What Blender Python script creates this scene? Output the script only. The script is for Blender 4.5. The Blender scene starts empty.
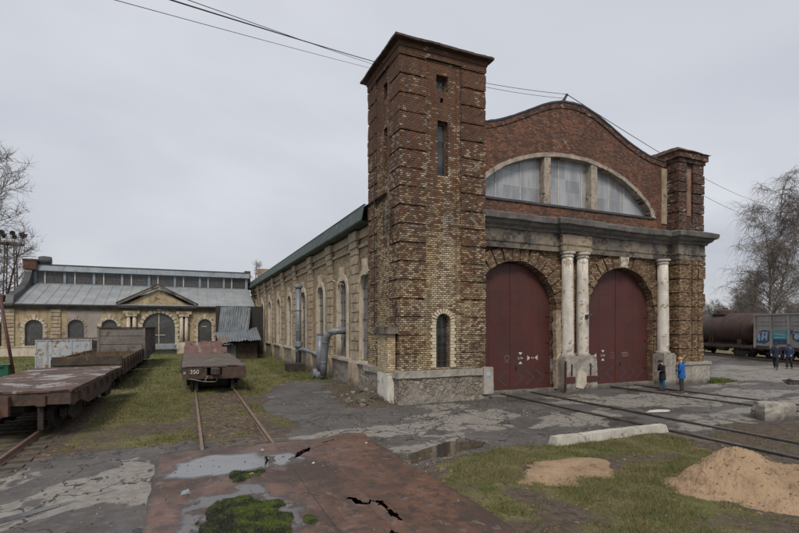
import bpy, math, random
import numpy as np
from mathutils import Vector, Matrix
R = math.radians
random.seed(7)
rng = np.random.default_rng(11)
scene = bpy.context.scene
COL = scene.collection
ROOT = {}

# ------------------------------------------------------------------ noise
def _h(ix, iy, iz, seed):
    n = (ix * 374761393 + iy * 668265263 + iz * 2147483647 + seed * 1274126177) & 0xffffffff
    n = ((n ^ (n >> 13)) * 1274126177) & 0xffffffff
    n = (n ^ (n >> 16)) & 0xffffffff
    return (n & 0xffffff) / float(0xffffff)
def vnoise(P, seed=0):
    P = np.asarray(P, dtype=np.float64)
    i = np.floor(P).astype(np.int64); f = P - i
    f = f * f * (3 - 2 * f)
    x, y, z = i[:, 0], i[:, 1], i[:, 2]; fx, fy, fz = f[:, 0], f[:, 1], f[:, 2]
    def c(a, b, d): return _h(x + a, y + b, z + d, seed)
    x00 = c(0,0,0)*(1-fx)+c(1,0,0)*fx; x10 = c(0,1,0)*(1-fx)+c(1,1,0)*fx
    x01 = c(0,0,1)*(1-fx)+c(1,0,1)*fx; x11 = c(0,1,1)*(1-fx)+c(1,1,1)*fx
    return (x00*(1-fy)+x10*fy)*(1-fz) + (x01*(1-fy)+x11*fy)*fz
def fbm(P, octv=4, seed=0):
    P = np.asarray(P, dtype=np.float64); s = 0; a = .5; t = 0
    for k in range(octv):
        s = s + a * vnoise(P * 2**k + 17.3 * k, seed + k); t += a; a *= .5
    return s / t
def sdf(poly, X, Y):
    d = np.full(X.shape, 1e9); ins = np.zeros(X.shape, bool); n = len(poly)
    for i in range(n):
        ax, ay = poly[i]; bx, by = poly[(i+1) % n]
        ex, ey = bx-ax, by-ay; wx, wy = X-ax, Y-ay
        t = np.clip((wx*ex+wy*ey)/(ex*ex+ey*ey+1e-12), 0, 1)
        d = np.minimum(d, (wx-ex*t)**2+(wy-ey*t)**2)
        c = ((ay > Y) != (by > Y)) & (X < ex*(Y-ay)/(by-ay+1e-12)+ax)
        ins ^= c
    d = np.sqrt(d)
    return np.where(ins, -d, d)
def sstep(a, b, x):
    t = np.clip((x-a)/(b-a), 0, 1); return t*t*(3-2*t)

# ------------------------------------------------------------------ mesh builder
class MB:
    def __init__(s): s.v = []; s.f = []
    def add(s, vs, fs):
        n = len(s.v); s.v.extend([tuple(p) for p in vs]); s.f.extend([tuple(i+n for i in f) for f in fs]); return s
    def hexa(s, c, sub=0):
        """c: 8 corners, 0-3 bottom ring, 4-7 top ring"""
        F = [(0,3,2,1),(4,5,6,7),(0,1,5,4),(1,2,6,5),(2,3,7,6),(3,0,4,7)]
        if not sub: return s.add(c, F)
        c = [np.array(p, float) for p in c]
        for f in F:
            a, b, d, e = [c[i] for i in f]
            nu = max(1, int(round(np.linalg.norm(b-a)/sub))); nv = max(1, int(round(np.linalg.norm(e-a)/sub)))
            vs = []
            for j in range(nv+1):
                for i in range(nu+1):
                    u, v = i/nu, j/nv
                    vs.append((a*(1-u)+b*u)*(1-v)+(e*(1-u)+d*u)*v)
            s.add(vs, [(j*(nu+1)+i, j*(nu+1)+i+1, (j+1)*(nu+1)+i+1, (j+1)*(nu+1)+i) for j in range(nv) for i in range(nu)])
        return s
    def box(s, x0, x1, y0, y1, z0, z1, sub=0):
        return s.hexa([(x0,y0,z0),(x1,y0,z0),(x1,y1,z0),(x0,y1,z0),(x0,y0,z1),(x1,y0,z1),(x1,y1,z1),(x0,y1,z1)], sub)
    def bar(s, p, q, w, h=None, up=(0,0,1)):
        h = h or w; p = Vector(p); q = Vector(q); d = (q-p).normalized(); u = Vector(up)
        if abs(d.dot(u)) > .98: u = Vector((1,0,0))
        a = d.cross(u).normalized()*w/2; b = a.cross(d).normalized()*h/2
        return s.hexa([p-a-b, p+a-b, q+a-b, q-a-b, p-a+b, p+a+b, q+a+b, q-a+b])
    def tube(s, path, r, n=10, cap=True):
        path = [Vector(p) for p in path]; m = len(path)
        rs = r if isinstance(r, (list, tuple)) else [r]*m
        vs = []; ref = None
        for i, p in enumerate(path):
            d = (path[min(i+1, m-1)]-path[max(i-1, 0)]).normalized()
            if ref is None: ref = Vector((0,0,1)) if abs(d.z) < .9 else Vector((1,0,0))
            a = d.cross(ref)
            if a.length < 1e-4: a = d.cross(Vector((0,1,0)))
            a.normalize(); b = a.cross(d).normalized(); ref = -b if False else b
            ref = b
            for k in range(n):
                t = 2*math.pi*k/n; vs.append(p+(a*math.cos(t)+b*math.sin(t))*rs[i])
        fs = [(i*n+k, i*n+(k+1) % n, (i+1)*n+(k+1) % n, (i+1)*n+k) for i in range(m-1) for k in range(n)]
        if cap: fs += [tuple(range(n))[::-1], tuple(range((m-1)*n, m*n))]
        return s.add(vs, fs)
    def lathe(s, prof, center=(0,0,0), axis='z', n=24):
        vs = []; cx, cy, cz = center
        for r, h in prof:
            for k in range(n):
                t = 2*math.pi*k/n; a, b = r*math.cos(t), r*math.sin(t)
                vs.append((cx+a, cy+b, cz+h) if axis == 'z' else (cx+h, cy+a, cz+b) if axis == 'x' else (cx+a, cy+h, cz+b))
        m = len(prof)
        fs = [(i*n+k, i*n+(k+1) % n, (i+1)*n+(k+1) % n, (i+1)*n+k) for i in range(m-1) for k in range(n)]
        if prof[0][0] > 1e-3: fs.append(tuple(range(n))[::-1])
        if prof[-1][0] > 1e-3: fs.append(tuple(range((m-1)*n, m*n)))
        return s.add(vs, fs)
    def prism(s, poly, d0, d1, axis='y'):
        def P(a, b, d): return (a, d, b) if axis == 'y' else (d, a, b) if axis == 'x' else (a, b, d)
        n = len(poly)
        return s.add([P(a, b, d0) for a, b in poly]+[P(a, b, d1) for a, b in poly],
                     [tuple(range(n)), tuple(range(n, 2*n))[::-1]]+[(i, i+n, (i+1) % n+n, (i+1) % n) for i in range(n)])
    def grid(s, P):  # P[j][i]
        nv, nu = len(P), len(P[0])
        return s.add([p for row in P for p in row], [(j*nu+i, j*nu+i+1, (j+1)*nu+i+1, (j+1)*nu+i) for j in range(nv-1) for i in range(nu-1)])
    def mesh(s, name, off=(0,0,0), rough=None, smooth=False):
        me = bpy.data.meshes.new(name)
        V = np.array(s.v, float)
        if rough and len(V):
            amp, fr = rough[:2]
            D = np.stack([fbm(V*fr+o, 3, 5) for o in (0, 31.7, 77.1)], 1)-.5
            V = V + D*2*amp
            if len(rough) > 2:
                D = np.stack([vnoise(V*fr*6+o, 9) for o in (3, 41.7, 97.1)], 1)-.5
                V = V + D*2*rough[2]
        V = V-np.array(off)
        me.from_pydata(V.tolist(), [], s.f); me.update()
        if smooth: me.polygons.foreach_set('use_smooth', [True]*len(me.polygons))
        return me

def setp(o, label=None, cat=None, group=None, kind=None):
    if label: o['label'] = label
    if cat: o['category'] = cat
    if group: o['group'] = group
    if kind: o['kind'] = kind
    return o
def thing(name, label, cat, loc=(0,0,0), rz=0, group=None, kind=None):
    o = bpy.data.objects.new(name, None); o.empty_display_size = .3; COL.objects.link(o)
    o.location = loc; o.rotation_euler = (0,0,rz); ROOT[o.name] = None if rz else tuple(loc)
    o['_loc'] = 1; del o['_loc']
    return setp(o, label, cat, group, kind)
def part(parent, name, mb, mat, label=None, rough=None, smooth=False, local=False, bevel=0, kind=None):
    off = (0,0,0)
    if not local: off = ROOT.get(parent.name) or (0,0,0)
    me = mb.mesh(name, off, rough, smooth); me.materials.append(mat)
    o = bpy.data.objects.new(name, me); COL.objects.link(o); o.parent = parent
    ROOT[o.name] = None if local else off
    if bevel:
        b = o.modifiers.new('bevel', 'BEVEL'); b.width = bevel; b.segments = 2; b.limit_method = 'ANGLE'
    return setp(o, label, kind=kind)
def parts_by(parent, name, mb, mat, key=None, **kw):
    """each connected piece (or each cluster named by key(centre)) becomes a part of its own"""
    n = len(mb.v); par = list(range(n))
    def find(i):
        while par[i] != i: par[i] = par[par[i]]; i = par[i]
        return i
    if key is None:
        for f in mb.f:
            a = find(f[0])
            for j in f[1:]: par[find(j)] = a
    V = np.array(mb.v, float); G = {}
    for f in mb.f:
        k = find(f[0]) if key is None else key(*V[list(f)].mean(0)); G.setdefault(k, []).append(f)
    out = []
    for k, fs in G.items():
        u = sorted({i for f in fs for i in f}); mp = {i: j for j, i in enumerate(u)}; b = MB(); b.v = [mb.v[i] for i in u]; b.f = [tuple(mp[i] for i in f) for f in fs]
        out.append(part(parent, name, b, mat, **kw))
    return out
def single(name, mb, mat, label=None, cat=None, group=None, kind=None, rough=None, smooth=False, loc=(0,0,0), bevel=0):
    me = mb.mesh(name, loc, rough, smooth); me.materials.append(mat)
    o = bpy.data.objects.new(name, me); COL.objects.link(o); o.location = loc
    if bevel:
        b = o.modifiers.new('bevel', 'BEVEL'); b.width = bevel; b.segments = 2; b.limit_method = 'ANGLE'
    ROOT[o.name] = loc
    return setp(o, label, cat, group, kind)
def dup(o, parent=None):
    c = o.copy(); COL.objects.link(c)
    if parent: c.parent = parent
    for ch in list(o.children): dup(ch, c)
    return c

def wall(mb, u0, u1, z0, ztop, ops, w0, w1, mp, step=.6, ends=True):
    zt = ztop if callable(ztop) else (lambda u: ztop)
    us = set([u0, u1])
    if callable(ztop):
        n = int((u1-u0)/.25); us |= {u0+(u1-u0)*i/n for i in range(n+1)}
    for o in ops:
        us |= {o['c']-o['hw']*math.cos(math.pi*i/20) for i in range(21)}
    us = sorted(u for u in us if u0-1e-6 <= u <= u1+1e-6)
    clean = [us[0]]
    for u in us[1:]:
        if u-clean[-1] > 1e-4: clean.append(u)
    us = clean
    def inside(u):
        for o in ops:
            if abs(u-o['c']) < o['hw']-1e-5: return o
    for a, b in zip(us[:-1], us[1:]):
        o = inside((a+b)/2); za, zb = zt(a), zt(b)
        if o is None: iv = [((z0, za), (z0, zb))]
        else:
            t = o['top']
            iv = []
            if o['z0'] > z0+1e-4: iv.append(((z0, o['z0']), (z0, o['z0'])))
            iv.append(((t(a-o['c']), za), (t(b-o['c']), zb)))
        for (l0, l1), (r0, r1) in iv:
            c = [mp(a, w0, l0), mp(b, w0, r0), mp(b, w1, r0), mp(a, w1, l0), mp(a, w0, l1), mp(b, w0, r1), mp(b, w1, r1), mp(a, w1, l1)]
            F = [(0,3,2,1),(4,5,6,7),(0,1,5,4),(2,3,7,6)]
            if o is None:
                F += [(1,2,6,5),(3,0,4,7)]
            mb.add(c, F)
FX = lambda u, w, z: (u, w, z)          # facade facing -Y
FS = lambda u, w, z: (w, u, z)          # facade facing -X
def arc(hw, spring, rise=None):
    rise = hw if rise is None else rise
    return lambda d: spring+rise*math.sqrt(max(0, 1-(d/hw)**2))

def sweep(mb, path, prof, closed_ends=True):
    """mitred sweep of profile (out, z) along 2d path; out is to the right-hand side of travel"""
    n = len(path); rows = []
    for i, p in enumerate(path):
        p = np.array(p, float)
        def nrm(a, b):
            d = np.array(b, float)-np.array(a, float); d /= np.linalg.norm(d); return np.array([d[1], -d[0]])
        if i == 0: m = nrm(path[0], path[1])
        elif i == n-1: m = nrm(path[-2], path[-1])
        else:
            a, b = nrm(path[i-1], path[i]), nrm(path[i], path[i+1]); m = (a+b)/(1+a.dot(b))
        rows.append([(p[0]+m[0]*o, p[1]+m[1]*o, z) for o, z in prof])
    # resample along the run so that roughness shows
    out = [rows[0]]
    for a, b in zip(rows[:-1], rows[1:]):
        L = math.dist(a[0], b[0]); k = max(1, int(L/.25))
        for j in range(1, k+1):
            out.append([tuple(np.array(x)*(1-j/k)+np.array(y)*j/k) for x, y in zip(a, b)])
    mb.grid(out)
    k = len(prof)
    mb.add(out[0], [tuple(range(k))]); mb.add(out[-1], [tuple(range(k))[::-1]])

# ------------------------------------------------------------------ materials
class NT:
    def __init__(s, name):
        s.m = bpy.data.materials.new(name); s.m.use_nodes = True; s.t = s.m.node_tree; s.t.nodes.clear()
        s.o = s.t.nodes.new('ShaderNodeOutputMaterial'); s.b = s.t.nodes.new('ShaderNodeBsdfPrincipled')
        s.t.links.new(s.b.outputs[0], s.o.inputs[0])
        s.b.inputs['Specular IOR Level'].default_value = .35
    def set(s, inp, v):
        if v is None: return
        if isinstance(v, bpy.types.NodeSocket): s.t.links.new(v, inp)
        elif isinstance(v, (tuple, list)) and len(v) == 3 and inp.type == 'RGBA': inp.default_value = (*v, 1)
        else: inp.default_value = v
    def n(s, ty, ins=None, **props):
        nd = s.t.nodes.new('ShaderNode'+ty)
        for k, v in props.items(): setattr(nd, k, v)
        for k, v in (ins or {}).items(): s.set(nd.inputs[k], v)
        return nd
    def pos(s): return s.n('TexCoord').outputs['Object']
    def nrm(s): return s.n('NewGeometry').outputs['True Normal']
    def sc(s, v, k):
        return s.n('VectorMath', {0: v, 1: k if isinstance(k, (tuple, list)) else (k, k, k)}, operation='MULTIPLY').outputs[0]
    def m1(s, op, a, b=0., c=None, clamp=False):
        ins = {0: a, 1: b}
        if c is not None: ins[2] = c
        return s.n('Math', ins, operation=op, use_clamp=clamp).outputs[0]
    def noise(s, v, scale, d=4, r=.55, dist=0, col=False):
        nd = s.n('TexNoise', {'Vector': v, 'Scale': scale, 'Detail': d, 'Roughness': r, 'Distortion': dist})
        return nd.outputs['Color' if col else 'Fac']
    def mr(s, x, a, b, c=0., d=1., smooth=True):
        nd = s.n('MapRange', {'Value': x, 'From Min': a, 'From Max': b, 'To Min': c, 'To Max': d}, interpolation_type='SMOOTHSTEP' if smooth else 'LINEAR')
        return nd.outputs[0]
    def mix(s, f, a, b, blend='MIX'):
        nd = s.n('Mix', data_type='RGBA', blend_type=blend)
        s.set(nd.inputs[0], f); s.set(nd.inputs[6], a); s.set(nd.inputs[7], b); return nd.outputs[2]
    def ramp(s, f, st):
        nd = s.n('ValToRGB', {0: f}); e = nd.color_ramp.elements
        while len(e) < len(st): e.new(.5)
        for x, (p, c) in zip(e, st): x.position = p; x.color = (*c, 1)
        return nd.outputs[0]
    def vor(s, v, scale, feat='F1', out='Distance'):
        return s.n('TexVoronoi', {'Vector': v, 'Scale': scale}, feature=feat).outputs[out]
    def xyz(s, v): return s.n('SeparateXYZ', {0: v}).outputs
    def vec(s, x, y, z): return s.n('CombineXYZ', {0: x, 1: y, 2: z}).outputs[0]
    def bump(s, h, st=.5, dist=.02, nrm=None):
        nd = s.n('Bump', {'Height': h, 'Strength': st, 'Distance': dist})
        if nrm: s.set(nd.inputs['Normal'], nrm)
        return nd.outputs[0]
    def done(s, col, rough=.85, normal=None, metal=None, spec=None):
        s.set(s.b.inputs['Base Color'], col); s.set(s.b.inputs['Roughness'], rough)
        if normal: s.set(s.b.inputs['Normal'], normal)
        if metal is not None: s.set(s.b.inputs['Metallic'], metal)
        if spec is not None: s.set(s.b.inputs['Specular IOR Level'], spec)
        return s.m
def c3(*a): return tuple(a)
def K(c, k=1.22): return None if c is None else tuple(x*k/(1+(k-1)*x) for x in c)

def worn(name, a, b, c=None, scale=1.5, fine=14, rough=.85, bump=.4, bd=.02, streak=0., sc=(.05,.045,.04), cth=(.55,.62), metal=None, spec=None, z_dirt=0):
    """general weathered surface: a/b mottle, patches of c, vertical streaks of sc"""
    a, b, c, sc = K(a), K(b), K(c), K(sc)
    N = NT(name); p = N.pos()
    n1 = N.noise(p, scale, 6, .62); n2 = N.noise(p, fine, 4, .6)
    f = N.m1('ADD', N.m1('MULTIPLY', n1, .75), N.m1('MULTIPLY', n2, .25))
    col = N.mix(N.mr(f, .36, .62), a, b)
    if c: col = N.mix(N.mr(N.m1('ADD', N.m1('MULTIPLY', N.noise(N.sc(p, 1.3), scale*1.1, 5, .65), .8), N.m1('MULTIPLY', n2, .2)), *cth), col, c)
    if streak:
        sv = N.noise(N.sc(p, (1, 1, .12)), scale*4, 5, .6)
        col = N.mix(N.m1('MULTIPLY', N.mr(sv, .5, .72), streak), col, sc)
    if z_dirt:
        z = N.xyz(p)[2]
        g = N.m1('ADD', z, N.m1('MULTIPLY', n1, -z_dirt*1.2))
        col = N.mix(N.mr(g, -z_dirt*.6, z_dirt*.5, .75, 0), col, sc)
    return N.done(col, N.mr(n2, .3, .7, rough*.85, min(1, rough*1.1)), N.bump(f, bump, bd), metal, spec)

def brick(name, ya, yb, ra, rb, thr=.5, zg=0., zc=0., white=0., wz=None, mortar=(.06,.05,.045), bw=.17, bh=.08, patch=.45, dirt=.6, bumpd=.015, soft=.34, rw=.55, ww=.45):
    """masonry whose every brick is glazed (ya/yb) or spalled (ra/rb); thr high = more spalled; zg = change with height above zc"""
    ya, yb, ra, rb = K(ya, 1.3), K(yb, 1.3), K(ra, 1.3), K(rb, 1.25)
    N = NT(name); p = N.pos(); nr = N.xyz(N.nrm())
    wob = N.noise(p, 3., 2)
    x, y, z = N.xyz(p)[0], N.xyz(p)[1], N.xyz(p)[2]
    useY = N.m1('GREATER_THAN', N.m1('ABSOLUTE', nr[0]), .7)
    u = N.m1('ADD', N.m1('MULTIPLY', useY, y), N.m1('MULTIPLY', N.m1('SUBTRACT', 1., useY), x))
    zz = N.m1('ADD', z, N.m1('MULTIPLY', wob, .03))
    rz = N.m1('DIVIDE', zz, bh); row = N.m1('FLOOR', rz)
    uu = N.m1('ADD', N.m1('DIVIDE', u, bw), N.m1('MULTIPLY', N.m1('MODULO', N.m1('ABSOLUTE', row), 2.), .5)); cl = N.m1('FLOOR', uu)
    fx = N.m1('FRACT', uu); fz = N.m1('FRACT', rz)
    ex = N.m1('MINIMUM', fx, N.m1('SUBTRACT', 1., fx)); ez = N.m1('MINIMUM', fz, N.m1('SUBTRACT', 1., fz))
    mm = N.m1('MINIMUM', N.mr(ex, .03, .09), N.mr(ez, .08, .24))
    wn = N.n('TexWhiteNoise', {'Vector': N.vec(cl, row, N.m1('MULTIPLY', useY, 7.))}, noise_dimensions='3D')
    r1 = wn.outputs['Value']; rc = N.xyz(wn.outputs['Color'])
    P = N.noise(p, patch, 5, .6); P2 = N.noise(p, patch*4, 3)
    t = N.m1('ADD', N.m1('ADD', N.m1('MULTIPLY', P, 1.), N.m1('MULTIPLY', P2, .35)), N.m1('MULTIPLY', r1, rw))
    t = N.m1('SUBTRACT', t, .175+rw/2)
    if zg: t = N.m1('SUBTRACT', t, N.m1('MULTIPLY', N.m1('SUBTRACT', z, zc), zg))
    ym = N.mr(t, thr-soft/2, thr+soft/2)
    cy = N.mix(rc[0], ya, yb); cr = N.mix(N.m1('ADD', N.m1('MULTIPLY', rc[1], .6), N.m1('MULTIPLY', P2, .4)), ra, rb)
    col = N.mix(ym, cr, cy)
    jit = N.m1('ADD', .66, N.m1('MULTIPLY', rc[1], .68)); col = N.mix(1., col, N.vec(jit, jit, jit), 'MULTIPLY')
    if white:
        w = N.m1('ADD', N.m1('MULTIPLY', N.noise(N.sc(p, (1, 1, .35)), 1.1, 4, .6), 1.), N.m1('MULTIPLY', rc[2], ww))
        if wz is not None:
            w = N.m1('SUBTRACT', w, N.m1('MULTIPLY', N.m1('ABSOLUTE', N.m1('SUBTRACT', z, wz[0])), wz[1]))
        col = N.mix(N.mr(w, .98-white, 1.10-white), col, c3(.46,.385,.30))
    g = N.m1('MAXIMUM', N.mr(N.noise(N.sc(p, (1, 1, .4)), .9, 6, .65), .38, .68), N.mr(N.noise(N.sc(p, (1, 1, .07)), 2.6, 5, .6), .50, .66, 0, 1.))
    col = N.mix(N.m1('MULTIPLY', g, dirt), col, N.mix(1., col, c3(.38,.34,.32), 'MULTIPLY'))
    col = N.mix(N.mr(N.noise(p, 9., 3), .45, .75, 0, .35), col, c3(.03,.025,.022))
    col = N.mix(mm, mortar, col)
    hgt = N.m1('ADD', N.m1('MULTIPLY', mm, N.m1('ADD', .45, N.m1('MULTIPLY', ym, .55))), N.m1('MULTIPLY', N.noise(p, 22, 3), .6))
    return N.done(col, N.m1('SUBTRACT', .92, N.m1('MULTIPLY', ym, .3)), N.bump(hgt, .8, bumpd))

M = {}
# walls
M['tower'] = brick('tower_brick', c3(.56,.45,.27), c3(.40,.29,.155), c3(.23,.098,.048), c3(.085,.044,.029), thr=.47, zg=.064, zc=6.9, white=.15, wz=(9.8,.03), mortar=c3(.04,.033,.029), rw=.62)
M['quoin'] = brick('quoin_brick', c3(.54,.43,.25), c3(.36,.26,.14), c3(.22,.094,.046), c3(.075,.040,.028), thr=.56, zg=.050, zc=5.6, white=.15, wz=(9.8,.03), mortar=c3(.04,.033,.029), patch=.7, rw=.6)
M['gable'] = brick('gable_brick', c3(.30,.108,.048), c3(.19,.070,.034), c3(.12,.052,.034), c3(.05,.030,.025), thr=.47, mortar=c3(.10,.072,.058), white=-.05, dirt=.75, rw=.7, patch=.9)
M['pier'] = brick('pier_brick', c3(.26,.10,.052), c3(.16,.062,.036), c3(.09,.042,.03), c3(.04,.027,.022), thr=.52, rw=.7, white=.08, dirt=.7)
M['front'] = brick('front_brick', c3(.45,.34,.18), c3(.30,.205,.10), c3(.21,.10,.052), c3(.075,.042,.03), thr=.56, dirt=.6)
M['pierlow'] = brick('lower_pier_brick', c3(.46,.32,.15), c3(.30,.19,.085), c3(.21,.10,.05), c3(.08,.044,.03), thr=.50, patch=1.1)
M['side'] = brick('side_brick', c3(.44,.34,.21), c3(.36,.27,.16), c3(.26,.17,.10), c3(.17,.11,.07), thr=.34, mortar=c3(.22,.17,.12), dirt=.45, patch=.5)
M['rearw'] = worn('ochre_plaster', c3(.40,.315,.195), c3(.27,.205,.125), c3(.13,.10,.075), .8, 9, .9, .3, .02, .6, cth=(.52,.62), sc=c3(.10,.08,.062))
M['rearp'] = worn('grey_cement_patch', c3(.30,.26,.235), c3(.23,.20,.18), None, .8, 9, .9, .3, .02, .2)
M['pale'] = worn('pale_rendered_stone', c3(.52,.46,.37), c3(.38,.32,.25), c3(.16,.13,.10), 1.6, 12, .9, .5, .03, .4, cth=(.56,.64))
M['pil'] = worn('tan_pilaster_stone', c3(.38,.31,.22), c3(.27,.215,.15), c3(.12,.09,.065), 1.3, 12, .92, .6, .03, .65, cth=(.55,.66), sc=c3(.085,.065,.048), z_dirt=.5)
M['stucco'] = worn('stained_grey_stucco', c3(.20,.165,.125), c3(.10,.088,.075), c3(.042,.04,.038), 1.1, 10, .92, .5, .03, .6, cth=(.47,.60))
M['stucco2'] = worn('tan_stucco_block', c3(.33,.26,.18), c3(.22,.17,.12), c3(.09,.075,.06), 1.2, 10, .92, .5, .03, .5, cth=(.56,.66))
M['cornice'] = worn('dark_lead_cornice', c3(.15,.14,.13), c3(.075,.072,.069), c3(.24,.20,.155), 1.3, 10, .8, .45, .03, .4, cth=(.62,.7))
M['column'] = worn('peeling_white_column', c3(.60,.56,.50), c3(.46,.42,.36), c3(.27,.215,.17), 1.8, 9, .85, .5, .02, .65, sc=c3(.25,.20,.155), cth=(.56,.59))
M['concrete'] = worn('rough_grey_concrete', c3(.33,.30,.26), c3(.20,.18,.155), c3(.10,.085,.07), 1.4, 14, .92, .6, .03, .35, cth=(.57,.66), z_dirt=.35)
M['frame'] = worn('crumbling_lunette_frame', c3(.36,.31,.25), c3(.22,.185,.15), c3(.09,.07,.055), 2.2, 12, .9, .6, .03, .2, cth=(.55,.62))
M['gate'] = worn('oxblood_gate_paint', c3(.078,.0235,.021), c3(.058,.020,.018), c3(.06,.026,.022), .8, 7, .55, .2, .015, .3, sc=c3(.03,.018,.017), cth=(.47,.62))
M['gateseam'] = worn('dark_seam', c3(.03,.012,.011), c3(.02,.01,.01))
M['whitepaint'] = worn('white_paint', c3(.62,.60,.56), c3(.42,.39,.36), None, 6, 30, .7, .1, .003)
M['fadedpaint'] = worn('faded_pinkish_paint', c3(.24,.15,.13), c3(.13,.06,.055), None, 9, 30, .7, .1, .003)
M['bluegrey'] = worn('faint_blue_grey_paint', c3(.048,.042,.05), c3(.068,.030,.032), None, 5, 30, .6, .1, .003)
M['blackpaint'] = worn('black_metal', c3(.02,.019,.018), c3(.035,.03,.027), None, 4, 20, .6, .2, .01)
M['glassd'] = None
M['roofmetal'] = worn('grey_green_sheet_roof', c3(.26,.28,.29), c3(.20,.21,.215), c3(.30,.235,.17), .7, 8, .45, .15, .01, .35, sc=c3(.17,.13,.10), cth=(.62,.78))
M['greenfascia'] = worn('weathered_green_fascia', c3(.055,.085,.075), c3(.04,.055,.052), c3(.12,.14,.13), 1.2, 8, .6, .3, .02, .5, sc=c3(.03,.035,.033), cth=(.58,.66))
M['bluefascia'] = worn('grey_blue_sheet', c3(.21,.25,.285), c3(.155,.18,.205), c3(.20,.15,.11), .8, 8, .5, .2, .01, .4, cth=(.64,.74))
M['darksheet'] = worn('dark_sheet_metal', c3(.06,.06,.065), c3(.035,.035,.038), None, 1, 8, .5, .2, .01, .3)
M['corr'] = worn('grey_corrugated_sheet', c3(.17,.19,.21), c3(.11,.122,.135), c3(.17,.11,.075), .9, 8, .55, .2, .01, .5, sc=c3(.09,.085,.085), cth=(.62,.7))
M['duct'] = worn('galvanised_duct', c3(.22,.235,.26), c3(.14,.15,.165), c3(.10,.075,.055), 1.6, 10, .5, .2, .01, .4, cth=(.6,.68), metal=.25)
M['rustdk'] = worn('dark_rusty_steel', c3(.078,.048,.036), c3(.038,.028,.023), c3(.12,.066,.045), 1.8, 14, .8, .6, .02, .4, cth=(.6,.68))
M['rustbr'] = worn('brown_painted_steel', c3(.105,.056,.042), c3(.06,.037,.03), c3(.045,.035,.03), 1.6, 14, .75, .5, .02, .4)
M['under'] = worn('grimy_running_gear', c3(.03,.025,.022), c3(.018,.016,.015), c3(.06,.04,.032), 3, 14, .85, .6, .02)
M['rail'] = worn('rail_steel', c3(.17,.11,.085), c3(.12,.075,.055), None, 3, 20, .5, .2, .005)
M['railshine'] = worn('worn_rail_steel', c3(.13,.115,.105), c3(.08,.065,.055), None, 3, 20, .3, .2, .005, metal=.5)
M['wood'] = worn('old_dark_timber', c3(.075,.055,.04), c3(.045,.034,.027), c3(.12,.09,.065), 1.6, 18, .9, .6, .02, .4)
M['greywood'] = worn('grey_weathered_planks', c3(.185,.165,.15), c3(.125,.11,.10), c3(.075,.06,.05), 1.2, 14, .9, .5, .02, .5, sc=c3(.07,.055,.045))
M['sleeper'] = worn('decayed_sleeper', c3(.10,.085,.065), c3(.06,.05,.04), c3(.10,.10,.045), 3, 20, .95, .6, .02)
M['blueb'] = worn('pale_blue_container_paint', c3(.38,.41,.44), c3(.29,.32,.345), c3(.20,.115,.07), 1.6, 11, .6, .2, .01, .9, sc=c3(.21,.145,.10), cth=(.54,.58))
M['green'] = worn('green_bin_paint', c3(.018,.09,.052), c3(.014,.065,.04), None, 2, 10, .5, .2, .01)
M['redpole'] = worn('dull_red_pole_paint', c3(.085,.035,.03), c3(.055,.027,.025), None, 2, 10, .6, .2, .01)
M['tank'] = worn('rusty_tank_paint', c3(.075,.038,.03), c3(.042,.026,.022), c3(.022,.017,.016), .8, 8, .6, .25, .01, .65, sc=c3(.02,.016,.015), cth=(.52,.66))
M['gond'] = worn('grey_wagon_paint', c3(.30,.28,.265), c3(.24,.222,.21), c3(.17,.11,.085), .9, 9, .7, .2, .01, .35, sc=c3(.12,.085,.07), cth=(.66,.74))
M['teal'] = worn('teal_spray_paint', c3(.03,.24,.25), c3(.04,.30,.29), None, 2, 10, .6, .05, .003)
M['navy'] = worn('navy_spray_paint', c3(.02,.045,.09), c3(.03,.08,.13), None, 2, 10, .6, .05, .003)
M['lilac'] = worn('pale_blue_spray_paint', c3(.35,.42,.52), c3(.22,.32,.44), None, 2, 10, .6, .05, .003)
M['bark'] = worn('dark_bark', c3(.055,.045,.04), c3(.035,.03,.027), None, 3, 14, .95, .5, .02)
M['twig'] = worn('brown_twigs', c3(.15,.125,.112), c3(.11,.092,.082), None, 3, 14, .95, .2, .01)
N = NT('birch_bark'); p = N.pos()
M['birch'] = N.done(N.mix(N.mr(N.noise(N.sc(p, (1,1,4)), 3, 4), .5, .58), c3(.42,.40,.38), c3(.05,.045,.04)), .85)
M['weed'] = worn('dead_weeds', c3(.17,.11,.065), c3(.10,.07,.045), None, 3, 14, .95, .3, .02)
M['brickred'] = brick('chimney_brick', c3(.22,.07,.04), c3(.16,.055,.035), c3(.09,.04,.03), c3(.06,.03,.026), thr=.4)
M['yellowb'] = brick('pale_yellow_brick', c3(.56,.44,.26), c3(.48,.37,.21), c3(.25,.17,.10), c3(.15,.10,.07), thr=.22, mortar=c3(.25,.2,.15), dirt=.3)
M['whitew'] = worn('whitewashed_brick', c3(.60,.57,.52), c3(.46,.43,.38), c3(.2,.16,.12), 2, 14, .9, .5, .02, .3)
M['wire'] = worn('black_cable', c3(.03,.03,.032), c3(.03,.03,.032), bump=0)
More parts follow.
